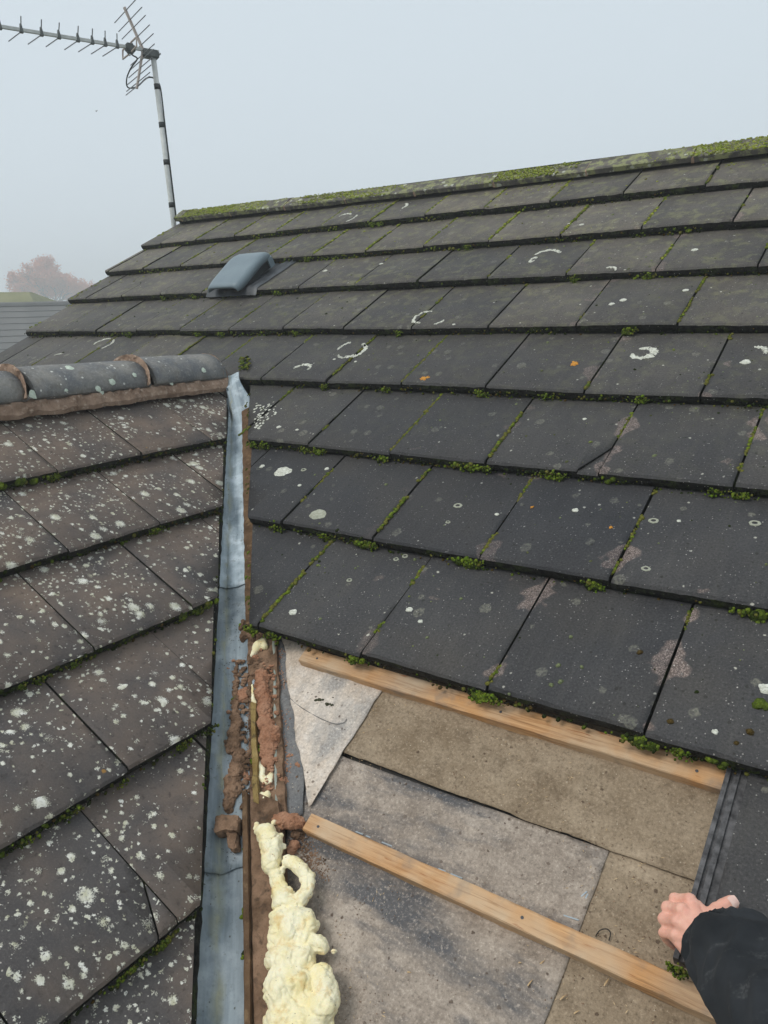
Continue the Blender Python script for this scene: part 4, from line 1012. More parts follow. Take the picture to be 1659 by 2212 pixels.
for px, py, r, tn in ((460, 0, 0, 0),): pass
for px, py, r, tn in ((1190, 1478, .0062, GG), (1255, 1435, .0055, GG), (1210, 1470, .006, GG), (1100, 1500, .004, GG), (920, 1372, .004, GG), (1448, 1558, .007, BN), (1620, 1580, .008, BN), (1590, 1605, .005, BN), (1640, 1515, .012, MD), (1655, 1520, .010, MD), (1380, 1398, .006, BN), (900, 758, .006, GG), (675, 1485-470, .004, GG), (690, 1130, .004, GG), (760, 1212, .004, GG), (1230, 1365, .005, GG), (1205, 1432, .006, GG)):
    x, s = a_px(px, py); mm.clump(A(x, s, top_h(x, s)), N1, r, tn, 22)
for x0_, k in ((0, 0),):                                  # along the right hand side of the valley
    for i in range(70):
        s = U(.02, .95); f = noise.noise(Vector((s*9, 0, 5)))
        if f > -.05: mm.clump(A(-1.306 - .807*s + U(-.012, .002), s, U(-.03, -.004)), N1 + Vector((-1, 0, 0)), U(.003, .007), rt_(BR, MD, OL), 12)
for i in range(9000):                                     # ridge cushions
    x = U(VERGE+.02, .45); t = random.random()
    f = noise.noise(Vector((x*2.1, 1.1, 3))) + .55*noise.noise(Vector((x*8, t*3, 3))) + (.35 if x < -3.3 else 0) + (.12 if x > -1.3 else 0)
    if f + U(-.22, .22) < .10: continue
    s = 2.602 + t*.098 + rsag(x); r = U(.0022, .0056)*(1.5 if f > .3 and random.random() < .2 else 1)
    h = .021 + t*.006 - r*.25
    mm.clump(A(x, s, h), N1 + Vector((0, 0, .4)), r, rt_(BR, YL, (.22, .28, .04), YL, (.28, .29, .13), OL, (.26, .30, .06)), 7, .8)
for i in range(700):                                      # moss washed down from the ridge onto the top course
    x = U(VERGE, .4); s = 2.60 + rsag(x) - abs(random.gauss(0, .06))
    if noise.noise(Vector((x*3, 2, 8))) + .3*noise.noise(Vector((x*12, s*9, 8))) < .16: continue
    mm.clump(A(x, s, top_h(x, s)), N1, U(.002, .006), rt_(OL, YL, (.21, .23, .09)), 8, .6)
for i in range(160):                                      # verge moss
    s = U(1.4, 2.6)
    if noise.noise(Vector((s*6, 4, 1))) > 0: mm.clump(A(VERGE + U(0, .05), s, top_h(VERGE+.03, s)), N1, U(.003, .008), rt_(OL, YL, BR), 8, .6)
for i in range(60):                                       # mossy saddle where the side ridge meets the main roof
    p = a_px(U(515, 540), U(772, 800)); mm.clump(A(p[0], p[1], .002), N1, U(.003, .008), rt_(BR, MD, DK, OL), 12)
mm.done(main_roof, 'green moss along the tile edges, joints and ridge of the dark roof')

ms = Moss(); down2 = (B(0, 0) - B(0, 1)).normalized()
for k, s0 in enumerate(SS):
    y = -1.2
    while y < yv(s0):
        y += U(.0035, .011)
        f = noise.noise(Vector((y*3.1, k*5.7, 2.3))) + .5*noise.noise(Vector((y*13, k*3.3, 7)))
        if f > -.25 or random.random() < .35:
            big = f > .28 and random.random() < .45
            r = U(.006, .011) if big else U(.0025, .0062); tone = rt_(MD, MD, OL, BR) if big else rt_(DK, DK, MD, DK, (.05, .055, .012), BN)
            ms.clump(B(y, s0 - .001 - r*.2, U(-T*.98, -T*.25)), down2 + N2*.5, r, tone, 14 if big else 6)
for px, py, r in ((335, 1138, .015), (130, 1215-178, .014), (325, 1385-330, .0), (330, 1140, .012), (110, 1025, .014), (150, 1415, .012), (385, 1322, .013), (430, 1305, .012), (160, 1768, .015), (355, 2033, .017), (345, 2040, .012), (300, 2045+60, .016), (455, 1672, .012), (462, 1683, .010), (455, 1568, .013), (240, 1650, .010), (270, 2128, .014), (95, 1460, .012), (40, 1490-20, .012), (60, 1815, .013)):
    if r == 0: continue
    y, s = b_px(px, py, -.012)
    s = min(SS, key=lambda v: abs(v-s))
    for _ in range(40):
        hh = -.020 + random.gauss(0, .007); ms.clump(B(y + random.gauss(0, r*.8), s - .003 - abs(random.gauss(0, .004)), hh), down2*.8 + N2, r*U(.12, .26), rt_(BR, MD, MD, DK, OL), 14)
for i in range(260):
    s = U(-1.0, .9); y = yv(s) + U(-.006, .006)
    if noise.noise(Vector((s*7, 0, 6))) > .05: ms.clump(B(y, s, U(-.05, -.004)), N2 + Vector((1, .3, 0)), U(.002, .0055), rt_(DK, MD, DK, OL), 8)
ms.done(side_roof, 'dark moss along the tile edges of the lichen spotted side roof')
mv = Moss()
for px, py, r in ((540, 1900, .010), (538, 1960, .013), (533, 1968, .010), (530, 1830, .006), (498, 1788, .008), (508, 1560, .008), (545, 1642, .008), (560, 1620, .006), (600, 1400-10, .007), (505, 1512, .006), (528, 2060, .006)):
    x, s = a_px(px, py, -.06)
    for _ in range(6): mv.clump(A(x + random.gauss(0, r*.3), s + random.gauss(0, r*.6), -.058), N1, r*U(.4, .7), rt_(BR, MD, DK), 22)
mv.done(valley_gutter, 'small moss tufts along the lead and its fillet')

# ------------------------------------------------------------------ foam, mortar and rubble in the stripped corner
ZF = lambda x, y: ((480+x/3.95)/1.1573, (2000+y/3.95)/1.1573)
def blobs(lst, h0, conv=ZF, base=-.050, lift=.45):
    out = []
    for zx, zy, zr in lst:
        px, py = conv(zx, zy); p = onp(px, py, N1, h0); d = (p-CAM).dot(fw); r = zr/3.95/1.1573*d/FOC
        x, s = a_px(px, py, base + r*lift); out.append((A(x, s, base + r*lift), r))
    return out
def fill(lst, n=5):                            # in-between balls for a path
    out = []
    for a, b_ in zip(lst[:-1], lst[1:]):
        for i in range(n): t = i/n; out.append(tuple(a[k] + (b_[k]-a[k])*t for k in range(3)))
    return out + [lst[-1]]
def foam_disp(amp):
    def f(co):
        v = noise.noise(co*48)*1.1 + noise.noise(co*120 + Vector((3, 1, 7)))*.35 + noise.noise(co*260)*.14
        cr = abs(noise.noise(co*42 + Vector((9, 2, 4)))); d = noise.voronoi(co*95)[0]; e = noise.voronoi(co*210)[0]
        return amp*(v - .7*max(0, .12-cr)/.12 + 1.0*(.45-d[0])*(.35+max(0, noise.noise(co*30))*1.6) + .30*(.45-e[0]))
    return f
path = fill([(680, 300, 55), (740, 330, 85), (780, 420, 105), (790, 520, 100), (775, 640, 85), (800, 720, 50), (850, 820, 75)], 4)
ring = fill([(950, 610, 65), (1030, 640, 72), (1110, 710, 74), (1150, 820, 72), (1130, 920, 80), (1060, 1000, 85), (960, 1030, 90), (880, 1000, 100), (870, 890, 95), (930, 930, 90)], 5)
mid = fill([(830, 1170, 70), (900, 1200, 110), (1010, 1200, 120), (1120, 1180, 95), (1150, 1260, 85), (1000, 1300, 120), (860, 1320, 95), (830, 1400, 80), (960, 1380, 100), (1150, 1390, 80), (1250, 1400, 62), (1275, 1440, 66)], 3)
low = fill([(1000, 1480, 95), (880, 1560, 120), (800, 1600, 85), (950, 1580, 140), (1110, 1560, 105), (1150, 1650, 70), (1000, 1720, 120), (900, 1780, 140), (830, 1850, 120), (900, 1900, 170), (1050, 1830, 140), (1180, 1760, 60), (1290, 1720, 95), (1310, 1830, 110), (1340, 1950, 115), (1290, 2080, 130), (1150, 2010, 100), (960, 2020, 150), (860, 2090, 110), (900, 2180, 150), (1100, 2160, 130), (1230, 2200, 110), (800, 2190, 80), (900, 2330, 150), (1100, 2330, 140)], 3)
random.seed(11)
nub = [(x_ + random.gauss(0, 1)*r_*.75, y_ + random.gauss(0, 1)*r_*.75, r_*random.uniform(.28, .5)) for x_, y_, r_ in random.sample(path+ring+mid+low, 130)]
bm = remesh(blobs([(x_, y_, r_*1.16) for x_, y_, r_ in path+mid+low] + ring + nub, -.04), .0019, 1, foam_disp(.0034))
tag(obj('foam_bead', bm, M_FOAM, None, True), 'long lumpy bead of pale yellow expanding foam beside the lead', 'foam', 'remnants of expanding foam')
ZU = lambda x, y: ((500+x/4.1475)/1.1573, (1540+y/4.1475)/1.1573)
def small_foam(lst, label, amp=.0014, base=-.062):
    bm = remesh(blobs(lst, -.06, ZU, base, .25), .0020, 1, foam_disp(amp)); return tag(obj('foam_scrap', bm, M_FOAM, None, True), label, 'foam', 'remnants of expanding foam')
small_foam(fill([(540, 410, 22), (570, 370, 38), (610, 310, 62), (650, 270, 48), (670, 320, 40)], 3), 'small cream foam scrap at the top of the bared valley bed')
small_foam(fill([(545, 720, 14), (545, 800, 18), (555, 880, 26), (575, 900, 18)], 4), 'thin streak of foam along the edge of the reddish mortar')
small_foam(fill([(585, 1500, 38), (600, 1540, 42), (650, 1600, 34), (640, 1680, 40), (690, 1720, 42), (740, 1640, 26), (735, 1720, 30)], 4), 'flat whitish foam smear below the reddish mortar', .0010, -.066)
small_foam(fill([(640, 1860, 36), (680, 1900, 46), (700, 1850, 40), (650, 1950, 34)], 3), 'yellow foam scrap just above the long foam bead')

random.seed(5)
def crumbly(amp):
    return lambda co: amp*(1.3*noise.noise(co*55) + 2.2*(.42-noise.voronoi(co*75)[0][0]) + 1.5*(.42-noise.voronoi(co*170)[0][0]) + .8*noise.noise(co*120) + .8*noise.noise(co*260) + .4*noise.noise(co*480))
def lump(lst, name, label, mat, conv=ZU, base=-.064, lift=.15, amp=.0019, vox=.0022, cat='mortar', group='broken mortar pieces', smooth_=False, sm=1):
    if len(lst) > 4: lst = [(x_ + random.gauss(0, r_*.22), y_ + random.gauss(0, r_*.22), r_*random.uniform(.78, 1.15)) for x_, y_, r_ in lst]
    bm = remesh(blobs(lst, -.06, conv, base, lift), vox, sm, crumbly(amp)); return tag(obj(name, bm, mat, None, smooth_), label, cat, group)
lump(fill([(640, 610, 55), (650, 700, 75), (655, 820, 80), (650, 950, 78), (665, 1060, 70), (690, 1150, 85), (720, 1240, 92), (740, 1300, 80), (690, 1330, 75), (700, 1420, 70), (720, 1500, 55), (735, 1560, 36)], 4), 'mortar_bead', 'long crumbly strip of reddish brown mortar lying beside the lead', M_MORTAR)
lump(fill([(455, 780, 42), (470, 840, 50), (450, 800, 45), (485, 890, 25)], 3), 'mortar_lump', 'reddish mortar lump lying against the dark rotten strip', M_MORTAR)
lump(fill([(440, 680, 16), (480, 668, 20), (520, 672, 14)], 4), 'mortar_lump', 'flat sliver of mortar above the reddish lump', M_MORTAR)
lump(fill([(385, 500, 26), (378, 620, 34), (370, 760, 40), (362, 900, 42), (352, 1020, 48), (372, 1090, 56), (365, 1200, 66), (350, 1300, 70), (345, 1400, 66)], 4), 'rotten_strip', 'upper length of dark rotten mortar lying on the lead', M_MORTAR3)
lump(fill([(405, 1410, 62), (410, 1500, 76), (390, 1600, 84), (350, 1680, 84), (330, 1780, 80), (315, 1880, 82), (305, 1990, 76)], 4), 'rotten_strip', 'lower length of dark rotten mortar lying on the lead', M_MORTAR3)
lump(fill([(480, 1640, 30), (490, 1680, 34), (520, 1690, 20)], 3), 'mortar_lump', 'small mortar lump at the foot of the dark rotten strip', M_MORTAR)
lump(fill([(450, 200, 40), (440, 250, 34), (470, 180, 40), (520, 215, 42), (560, 240, 34), (440, 130, 36), (450, 60, 30)], 3), 'mortar_lump', 'brown mortar wedge under the lowest tile corner at the valley', M_MORTAR3)
lump(fill([(600, 440, 30), (640, 470, 36), (690, 480, 26), (560, 470, 25)], 3), 'mortar_lump', 'scattered mortar crumbs below the upper foam scrap', M_MORTAR3, amp=.003)
lump(fill([(830, 180, 50), (900, 195, 66), (980, 210, 72), (1060, 225, 66)], 5), 'mortar_lump', 'reddish mortar roll lying against the end of the lower batten', M_MORTAR, ZF, -.062, .6)
lump(fill([(990, 420, 40), (1000, 470, 55), (985, 500, 45)], 3), 'mortar_lump', 'smooth brown mortar lump right of the foam', M_MORTAR, ZF, -.076)
lump(fill([(1020, 320, 50), (1070, 340, 55), (1100, 300, 40)], 3), 'mortar_lump', 'dark mortar lump under the mortar roll', M_MORTAR3, ZF, -.078)
lump(fill([(860, 1700, 45), (850, 1740, 52), (830, 1780, 36)], 3), 'mortar_lump', 'soft reddish mortar pat on the blue grey sheet', M_MORTAR, ZU, -.075)
lump(fill([(1010, 1540, 30), (1020, 1560, 32)], 2), 'mortar_lump', 'single round mortar pebble on the blue grey sheet', M_MORTAR, ZU, -.073)
lump([(1012, 1670, 26), (1020, 1665, 20)], 'mortar_lump', 'dark brown pebble of mortar near the cream flap', M_MORTAR3, ZU, -.073)
lump(fill([(790, 575, 24), (810, 590, 26), (800, 620, 14)], 2), 'mortar_lump', 'triangular reddish mortar chip beside the lead edge', M_MORTAR, ZU, -.073)
lump(fill([(870, 690, 14), (905, 672, 12)], 2), 'mortar_lump', 'tiny pale mortar chip on the dusty sheet', M_MORTAR2, ZU, -.073)
lump([(340, 465, 22), (355, 470, 18)], 'mortar_lump', 'mortar crumb on the lead below the top rotten strip', M_MORTAR, ZU, -.062)
lump([(295, 545, 18)], 'mortar_lump', 'tiny mortar crumb at the middle of the lead', M_MORTAR, ZU, -.064)
lump(fill([(290, 1000, 24), (310, 990, 22)], 2), 'mortar_lump', 'mortar crumb on the lead left of the rotten strip', M_MORTAR, ZU, -.062)
lump(fill([(270, 1300, 24), (275, 1340, 22)], 2), 'mortar_lump', 'lower mortar crumb on the lead left of the rotten strip', M_MORTAR3, ZU, -.062)
def rubble(n, poly, spread, h, size, mat, label):
    bmx = bmesh.new()
    for _ in range(n):
        i = random.randrange(len(poly)-1); t = random.random(); px = poly[i][0]+(poly[i+1][0]-poly[i][0])*t + random.gauss(0, spread); py = poly[i][1]+(poly[i+1][1]-poly[i][1])*t + random.gauss(0, spread)
        x, s_ = a_px(px, py, h); r = random.uniform(*size); c = A(x, s_, h + r*.3)
        vs = bmesh.ops.create_icosphere(bmx, subdivisions=1, radius=r, matrix=Matrix.Translation(c))['verts']; e = Vector((random.uniform(.7, 1.5), random.uniform(.7, 1.4), random.uniform(.5, .9)))
        for v in vs:
            q = v.co - c; q = Vector((q.x*e.x, q.y*e.y, q.z*e.z)); v.co = c + q*random.uniform(.62, 1.25)
    return tag(obj('rubble', bmx, mat), label, kind='stuff')
rubble(110, [(522, 1440), (528, 1520), (530, 1600), (532, 1690), (545, 1760)], 8, -.061, (.0025, .0085), M_MORTAR3, 'dark mortar rubble filling the bared valley bed')
rubble(60, [(560, 1400), (582, 1450), (585, 1540), (590, 1640), (575, 1720)], 8, -.060, (.0020, .0070), M_MORTAR, 'reddish mortar rubble beside the long mortar strip')
rubble(26, [(612, 1620), (620, 1640), (615, 1680)], 9, -.073, (.0016, .0042), M_MORTAR, 'reddish rubble spilled onto the blue grey sheet')
# two square broken chunks in the gutter
def chunk(zpts, h0, h1, mat, label, amp=.0016):
    b = bmesh.new(); top = []; bot = []
    for zx, zy in zpts:
        x, s = a_px(*ZF(zx, zy), h1); top.append(b.verts.new(A(x, s, h1))); bot.append(b.verts.new(A(x, s, h0)))
    b.faces.new(top); b.faces.new(bot[::-1]); n = len(top)
    for i in range(n): b.faces.new((top[i], bot[i], bot[(i+1) % n], top[(i+1) % n]))
    bmesh.ops.recalc_face_normals(b, faces=b.faces[:])
    bmesh.ops.subdivide_edges(b, edges=b.edges[:], cuts=9, use_grid_fill=True); bmesh.ops.smooth_vert(b, verts=b.verts[:], factor=.5, use_axis_x=True, use_axis_y=True, use_axis_z=True); b.normal_update()
    for v in b.verts: v.co += v.normal*(amp*(noise.noise(v.co*60)*2 + noise.noise(v.co*150)*1.4 + 2*(.42-noise.voronoi(v.co*110)[0][0])))
    return tag(obj('mortar_chunk', b, mat, None), label, 'mortar', 'broken mortar pieces')
chunk([(225, 160), (290, 148), (460, 150), (440, 300), (330, 290), (215, 325)], -.062, -.034, M_MORTAR3, 'square brown mortar chunk lying across the lead')
chunk([(345, 300), (440, 290), (440, 470), (400, 490), (345, 450)], -.064, -.044, M_MORTAR3, 'narrow brown mortar chunk below the square one')
# countless crumbs, grit and shavings
def scatter(name, n, where, size, mat, label, flat=.6, long=1.0):
    V, F = [], []
    for i in range(n):
        w_ = where()
        if w_ is None: continue
        p, nn = w_; r = random.uniform(*size); k = len(V); an = random.random()*6.28
        t1 = nn.orthogonal().normalized(); t2 = nn.cross(t1); d1 = t1*math.cos(an) + t2*math.sin(an); d2 = nn.cross(d1); up_ = nn*flat
        J = lambda: random.uniform(.7, 1.2)
        V += [p + d1*r*long*J(), p + d2*r*J(), p - d1*r*long*J(), p - d2*r*J(), p + up_*r*J() + d1*r*.2, p - up_*r*.3]
        F += [(k, k+1, k+4), (k+1, k+2, k+4), (k+2, k+3, k+4), (k+3, k, k+4), (k+1, k, k+5), (k+2, k+1, k+5), (k+3, k+2, k+5), (k, k+3, k+5)]
    return tag(obj(name, pymesh(V, F), mat), label, kind='stuff')
def near_poly(pts, spread, h):
    def f():
        i = random.randrange(len(pts)-1); t = random.random(); a, b_ = pts[i], pts[i+1]
        px, py = a[0]+(b_[0]-a[0])*t + random.gauss(0, spread), a[1]+(b_[1]-a[1])*t + random.gauss(0, spread)
        x, s = a_px(px, py, h); return A(x, s, h + .0005), N1
    return f
scatter('mortar_crumbs', 900, near_poly([(600, 1400), (605, 1480), (608, 1600), (625, 1625), (612, 1680), (608, 1740), (610, 1770)], 9, -.0735), (.0006, .0026), M_MORTAR, 'reddish mortar crumbs strewn along the lead edge')
scatter('mortar_crumbs', 700, near_poly([(640, 1800), (665, 1850), (680, 1880), (690, 1900)], 12, -.0785), (.0006, .0024), M_MORTAR3, 'brown crumbs right of the foam')
scatter('mortar_crumbs', 700, near_poly([(550, 1420), (545, 1520), (548, 1600), (550, 1700), (560, 1760)], 13, -.0600), (.0006, .0028), M_MORTAR3, 'dark crumbs in the bared valley bed')
scatter('mortar_crumbs', 160, near_poly([(505, 1290), (503, 1420), (498, 1560), (497, 1700), (495, 1860)], 13, -.0625), (.0005, .0018), M_DECK, 'dark grit on the lead')
M_SHAVE = mat_simple('pale_wood_shaving', (0.45, 0.30, 0.15), (0.62, 0.46, 0.27))
def felt_pt():
    x, s = random.uniform(-.93, -.20), random.uniform(-.62, -.03)
    if -.388 < s < -.338 or s > -.04: return None
    if noise.noise(Vector((x*6, s*6, 3))) < -.05: return None
    return A(x, s, -.0752 if s > -.19 else -.0785), N1
scatter('grit', 2600, felt_pt, (.0004, .0014), M_MORTAR3, 'fine brown grit on the bare underlay')
scatter('wood_shavings', 420, felt_pt, (.0004, .0008), M_SHAVE, 'small pale splinters on the bare underlay', .5, 5.0)
sawn = [(945, 1998, 20, .010), (951, 1995, 35, .009), (1165, 2085, 60, .012), (1140, 2130, 70, .013), (1305, 2130, 75, .014), (1210, 2020, 65, .008), (880, 2100, 15, .008), (1210, 2160, 60, .012), (1120, 2080, 20, .006), (1300, 1735, -30, .007), (1240, 2190, 50, .01)]
LBL = ['left half of a forked sliver of wood below the lower batten', 'right half of a forked sliver of wood below the lower batten', 'short splinter just below the lower batten at the grey sheet edge', 'long upright splinter at the right edge of the grey sheet', 'pale long splinter low on the lower right felt', 'small splinter hugging the lower side of the batten', 'thin splinter low on the grey sheet near the foam', 'splinter near the bottom edge right of the grey sheet', 'yellowish chip on the grey sheet below the batten', 'pale chip under the upper batten on the brown felt', 'lowest splinter at the bottom edge of the felt']
for (px, py, an, ln), lb in zip(sawn, LBL):
    x, s = a_px(px, py, -.077); d = A(x+math.cos(R_(an))*ln, s+math.sin(R_(an))*ln, -.0765) - A(x, s, -.0765); wv = d.cross(N1).normalized()*.0009
    b = bmesh.new(); vs = [b.verts.new(A(x, s, -.0765) + q) for q in (-wv, wv, d*.5 + wv*1.3 + N1*.002, d + wv*.3 + N1*.001, d*.5 - wv + N1*.002)]; b.faces.new(vs)
    r = bmesh.ops.extrude_face_region(b, geom=b.faces[:]); [setattr(v, 'co', v.co + N1*.0007) for v in r['geom'] if isinstance(v, bmesh.types.BMVert)]
    tag(obj('wood_splinter', b, M_SHAVE), lb, 'splinter', 'wood splinters on the underlay')
for i, (px, py, r) in enumerate(((683, 1514, .008), (692, 1512, .008), (677, 1522, .005), (707, 1521, .009), (715, 1522, .006), (718, 1506, .003))):
    p = fill([(0, 0, 1)], 1) if False else None
    x, s = a_px(px, py, -.070); bm = remesh([(A(x, s, -.0705), r*.55), (A(x + r*.7, s + r*.3, -.0705), r*.42), (A(x - r*.5, s, -.0705), r*.35)], .0012, 1, crumbly(.0012))
    tag(obj('moss_crumb', bm, mat_simple('dead_moss', (0.025, 0.03, 0.012), (0.06, 0.06, 0.03)) if i == 0 else bpy.data.materials['dead_moss']), ['left one of the two big dark moss crumbs on the cream flap', 'big dark moss crumb in the middle of the cream flap', 'small dark moss crumb at the left of the cream flap group', 'dark moss crumb right of the big pair on the cream flap', 'small dark moss crumb at the right end of the cream flap group', 'tiny dark speck of moss above the crumbs on the cream flap'][i], 'moss crumb', 'dark crumbs on the cream flap')
# hole in the felt and dark blade of something at the lower edge
b = tube(spline([A(*a_px(x, y, -.0775), -.0795+dz) for x, y, dz in ((1286, 2022, 0), (1296, 2011, .004), (1312, 2009, .006), (1319, 2017, .004), (1315, 2031, 0))], 5), .0009, 6)
tag(obj('felt_tear', b, M_DECK, main_roof), 'dark curled tear in the felt beside the lower batten')

# ------------------------------------------------------------------ the arm reaching in from the right
def Hp(px, py, h): x, s = a_px(px, py, h); return A(x, s, h)
person = empty('person', Hp(1506, 2029, .03), 'hand and black sleeved forearm of a person gripping the edge of the lone tile', 'person')
mcp = [(1491, 1943, .034), (1474, 1964, .040), (1464, 1990, .038), (1460, 2018, .030)]
pip = [(1459, 1940, .014), (1443, 1959, .015), (1435, 1984, .012), (1434, 2014, .006)]
rad = [.0092, .0096, .0091, .0081]
wrist = Hp(1530, 2032, .050); balls = []
for (m_, p_, r_) in zip(mcp, pip, rad):
    m3, p3 = Hp(*m_), Hp(*p_); dn = p3 - N1*.024 + Vector((.003, 0, 0)); tp = dn - N1*.018 + Vector((.012, 0, 0))
    balls += chain([(m3 - N1*.004, r_*1.16), (m3.lerp(p3, .55) - N1*.004, r_*.94), (p3 - N1*.003, r_*1.0), (dn, r_*.93), (tp, r_*.80)], .3)
    balls += [(m3 - N1*.003, r_*1.14), (p3 - N1*.0025, r_*1.08)]
    balls += chain([(m3 - N1*.006, r_*1.15), (m3.lerp(wrist, .55) - N1*.006, .0135), (wrist + (m3-wrist)*.12 - N1*.004, .0150)], .3)
for (m_, n_) in zip(mcp[:-1], mcp[1:]):
    a_, b_ = Hp(*m_), Hp(*n_); c_ = (a_+b_)/2; balls += chain([(c_.lerp(wrist, .12) - N1*.012, .0080), (c_.lerp(wrist, .5) - N1*.008, .012), (c_.lerp(wrist, .9) - N1*.006, .014)], .3)
pk = Hp(*mcp[3]); balls += chain([(pk - N1*.012, .010), (pk.lerp(wrist, .6) - N1*.016 + (pk - Hp(*mcp[0])).normalized()*.012, .016), (wrist - N1*.012 + (pk - Hp(*mcp[0])).normalized()*.010, .019)], .3)   # heel of the hand
tb, tm, tt = Hp(1530, 1990, .030), Hp(1551, 1967, .024), Hp(1580, 1949, .020)
balls += chain([(wrist - N1*.006, .016), (tb, .0155), (tm, .0118), (tm.lerp(tt, .6), .0112), (tt, .0105)], .3)
balls += chain([(tb, .013), (Hp(1505, 1960, .026), .011)], .3)
arm_pts = [(wrist, .0245), (Hp(1565, 2062, .078), .028), (Hp(1640, 2150, .125), .036)]
balls += chain(arm_pts, .3)
def hand_disp(co):
    return .0007*noise.noise(co*130) + .0007*noise.noise(co*60) - .0006*max(0, 1-abs(noise.noise(Vector((co.x*30, co.y*90, co.z*60))))*9)
bm = remesh(balls, .0017, 2, hand_disp)
hand = obj('hand', bm, M_SKIN, person, True); hand['label'] = 'bare pinkish hand with curled fingers and thumb out'
M_NAIL = mat_simple('finger_nail', (0.72, 0.47, 0.40), (0.80, 0.58, 0.50), 60, 0.35, 0.05)
nd = (tt-tm).normalized(); nu_ = (N1*.75 - fw*.5).normalized(); nu_ = (nu_ - nd*nu_.dot(nd)).normalized(); nw = nd.cross(nu_)
b = bmesh.new(); rows = []
for j in range(6):
    row = []
    for i in range(7):
        u = i/6*2-1; v = j/5; an = u*.85*(1 - .25*(2*v-1)**4); rr = .0109
        row.append(b.verts.new(tt + nd*(-.006 + v*.0125) + nu_*math.cos(an)*rr*(1 - .12*v*v) + nw*math.sin(an)*rr*(1-.10*v)))
    rows.append(row)
for j in range(5):
    for i in range(6): b.faces.new((rows[j][i], rows[j][i+1], rows[j+1][i+1], rows[j+1][i])).smooth = True
bmesh.ops.recalc_face_normals(b, faces=b.faces[:])
obj('thumb_nail', b, M_NAIL, hand)
# sleeve
axis = [(Hp(1543, 2031, .048), .041), (Hp(1556, 2043, .057), .046), (Hp(1578, 2060, .072), .054), (Hp(1603, 2082, .095), .060), (Hp(1650, 2135, .125), .065), (Hp(1720, 2215, .165), .070), (Hp(1830, 2330, .215), .075), (Hp(1980, 2470, .27), .080)]
cp = spline([a[0] for a in axis], 9); b = bmesh.new(); rows = []; n = len(cp); seg = 48; ref = N1.copy()
for i, p in enumerate(cp):
    d = (cp[min(i+1, n-1)] - cp[max(i-1, 0)]).normalized(); ref = (ref - d*ref.dot(d)).normalized(); bi = d.cross(ref)
    t = i/9; k = min(int(t), len(axis)-2); r = axis[k][1] + (axis[k+1][1]-axis[k][1])*(t-k); row = []
    for q in range(seg):
        an = 2*math.pi*q/seg; e = ref*math.cos(an) + bi*math.sin(an)
        nz = Vector((math.cos(an)*1.2, math.sin(an)*1.2, i*.085))
        fold = .0070*noise.noise(nz*1.6) + .0105*(1-2*abs(noise.noise(Vector((math.cos(an)*1.5 + i*.10, math.sin(an)*1.5, i*.06 + 3)))))*min(1, i/8)
        slant = d*(.010*math.cos(an) - .006*math.sin(an)) if i < 6 else Vector((0, 0, 0))
        row.append(b.verts.new(p + e*(r*(.93 if abs(math.cos(an)) > .5 else 1.0) + fold) + slant*(1-i/6)))
    rows.append(row)
inner = [b.verts.new(v.co.lerp(cp[0], .10) + (cp[4]-cp[0])*.35) for v in rows[0]]; deep = [b.verts.new(v.co.lerp(cp[8], .35) + (cp[8]-cp[0])*.5) for v in inner]
for i in range(n-1):
    for q in range(seg): b.faces.new((rows[i][q], rows[i][(q+1) % seg], rows[i+1][(q+1) % seg], rows[i+1][q])).smooth = True
for q in range(seg):
    b.faces.new((inner[q], inner[(q+1) % seg], rows[0][(q+1) % seg], rows[0][q])).smooth = True; b.faces.new((deep[q], deep[(q+1) % seg], inner[(q+1) % seg], inner[q])).smooth = True
b.faces.new(rows[-1]); bmesh.ops.recalc_face_normals(b, faces=b.faces[:])
tag(obj('sleeve', b, M_CLOTH, person), 'loose dusty black fleece sleeve')

# ------------------------------------------------------------------ beyond: neighbouring house, tree, bird, fog
hz = Vector((fw.x, fw.y, 0)).normalized()
def at_dist(px, py, D): r = ray(px, py); return CAM + r*(D/Vector((r.x, r.y, 0)).length)
M_NTILE = mat_simple('far_grey_tile', (0.10, 0.10, 0.098), (0.16, 0.155, 0.145), 1.3, 0.8, 0.3, 20, lo=.3, hi=.7)
M_NMOSS = mat_simple('far_mossy_tile', (0.16, 0.165, 0.06), (0.24, 0.23, 0.10), 1.5, 0.9)
M_RENDER = mat_simple('pale_render', (0.45, 0.42, 0.38), (0.52, 0.49, 0.45), 2)
rl = at_dist(-160, 668, 27); rr_ = at_dist(178, 654, 27); rr_.z = rl.z = (rl.z+rr_.z)/2
house = empty('neighbouring_house', Vector((rl.x, rl.y, G)), 'grey tiled house roof in the mist beyond the left verge', 'house')
rd = (rr_-rl).normalized(); tow = Vector((-hz.x, -hz.y, 0)); tow = (tow - rd*tow.dot(rd)).normalized(); Lh = (rr_-rl).length + 1.0; pt = R_(32)
dwn = tow*math.cos(pt) - Vector((0, 0, math.sin(pt))); nrm = rd.cross(dwn).normalized(); nrm = nrm if nrm.z > 0 else -nrm
for i in range(15):                               # one strip for each tile course, each lapping the next
    b = bmesh.new(); box_bm(rl + dwn*(i*.33) - nrm*.03, rd*Lh, dwn*.36 + nrm*.022, nrm*.035, b)
    obj('tile_course', b, M_NTILE, house)
dwn2 = -tow*math.cos(pt) - Vector((0, 0, math.sin(pt))); b = bmesh.new(); box_bm(rl - Vector((0, 0, .06)), rd*Lh, dwn2*5, Vector((0, 0, .05)), b); obj('far_slope', b, M_NTILE, house)
obj('ridge_tile', tube([rl + Vector((0, 0, .01)), rl + rd*Lh + Vector((0, 0, .01))], .10, 8), M_NTILE, house)
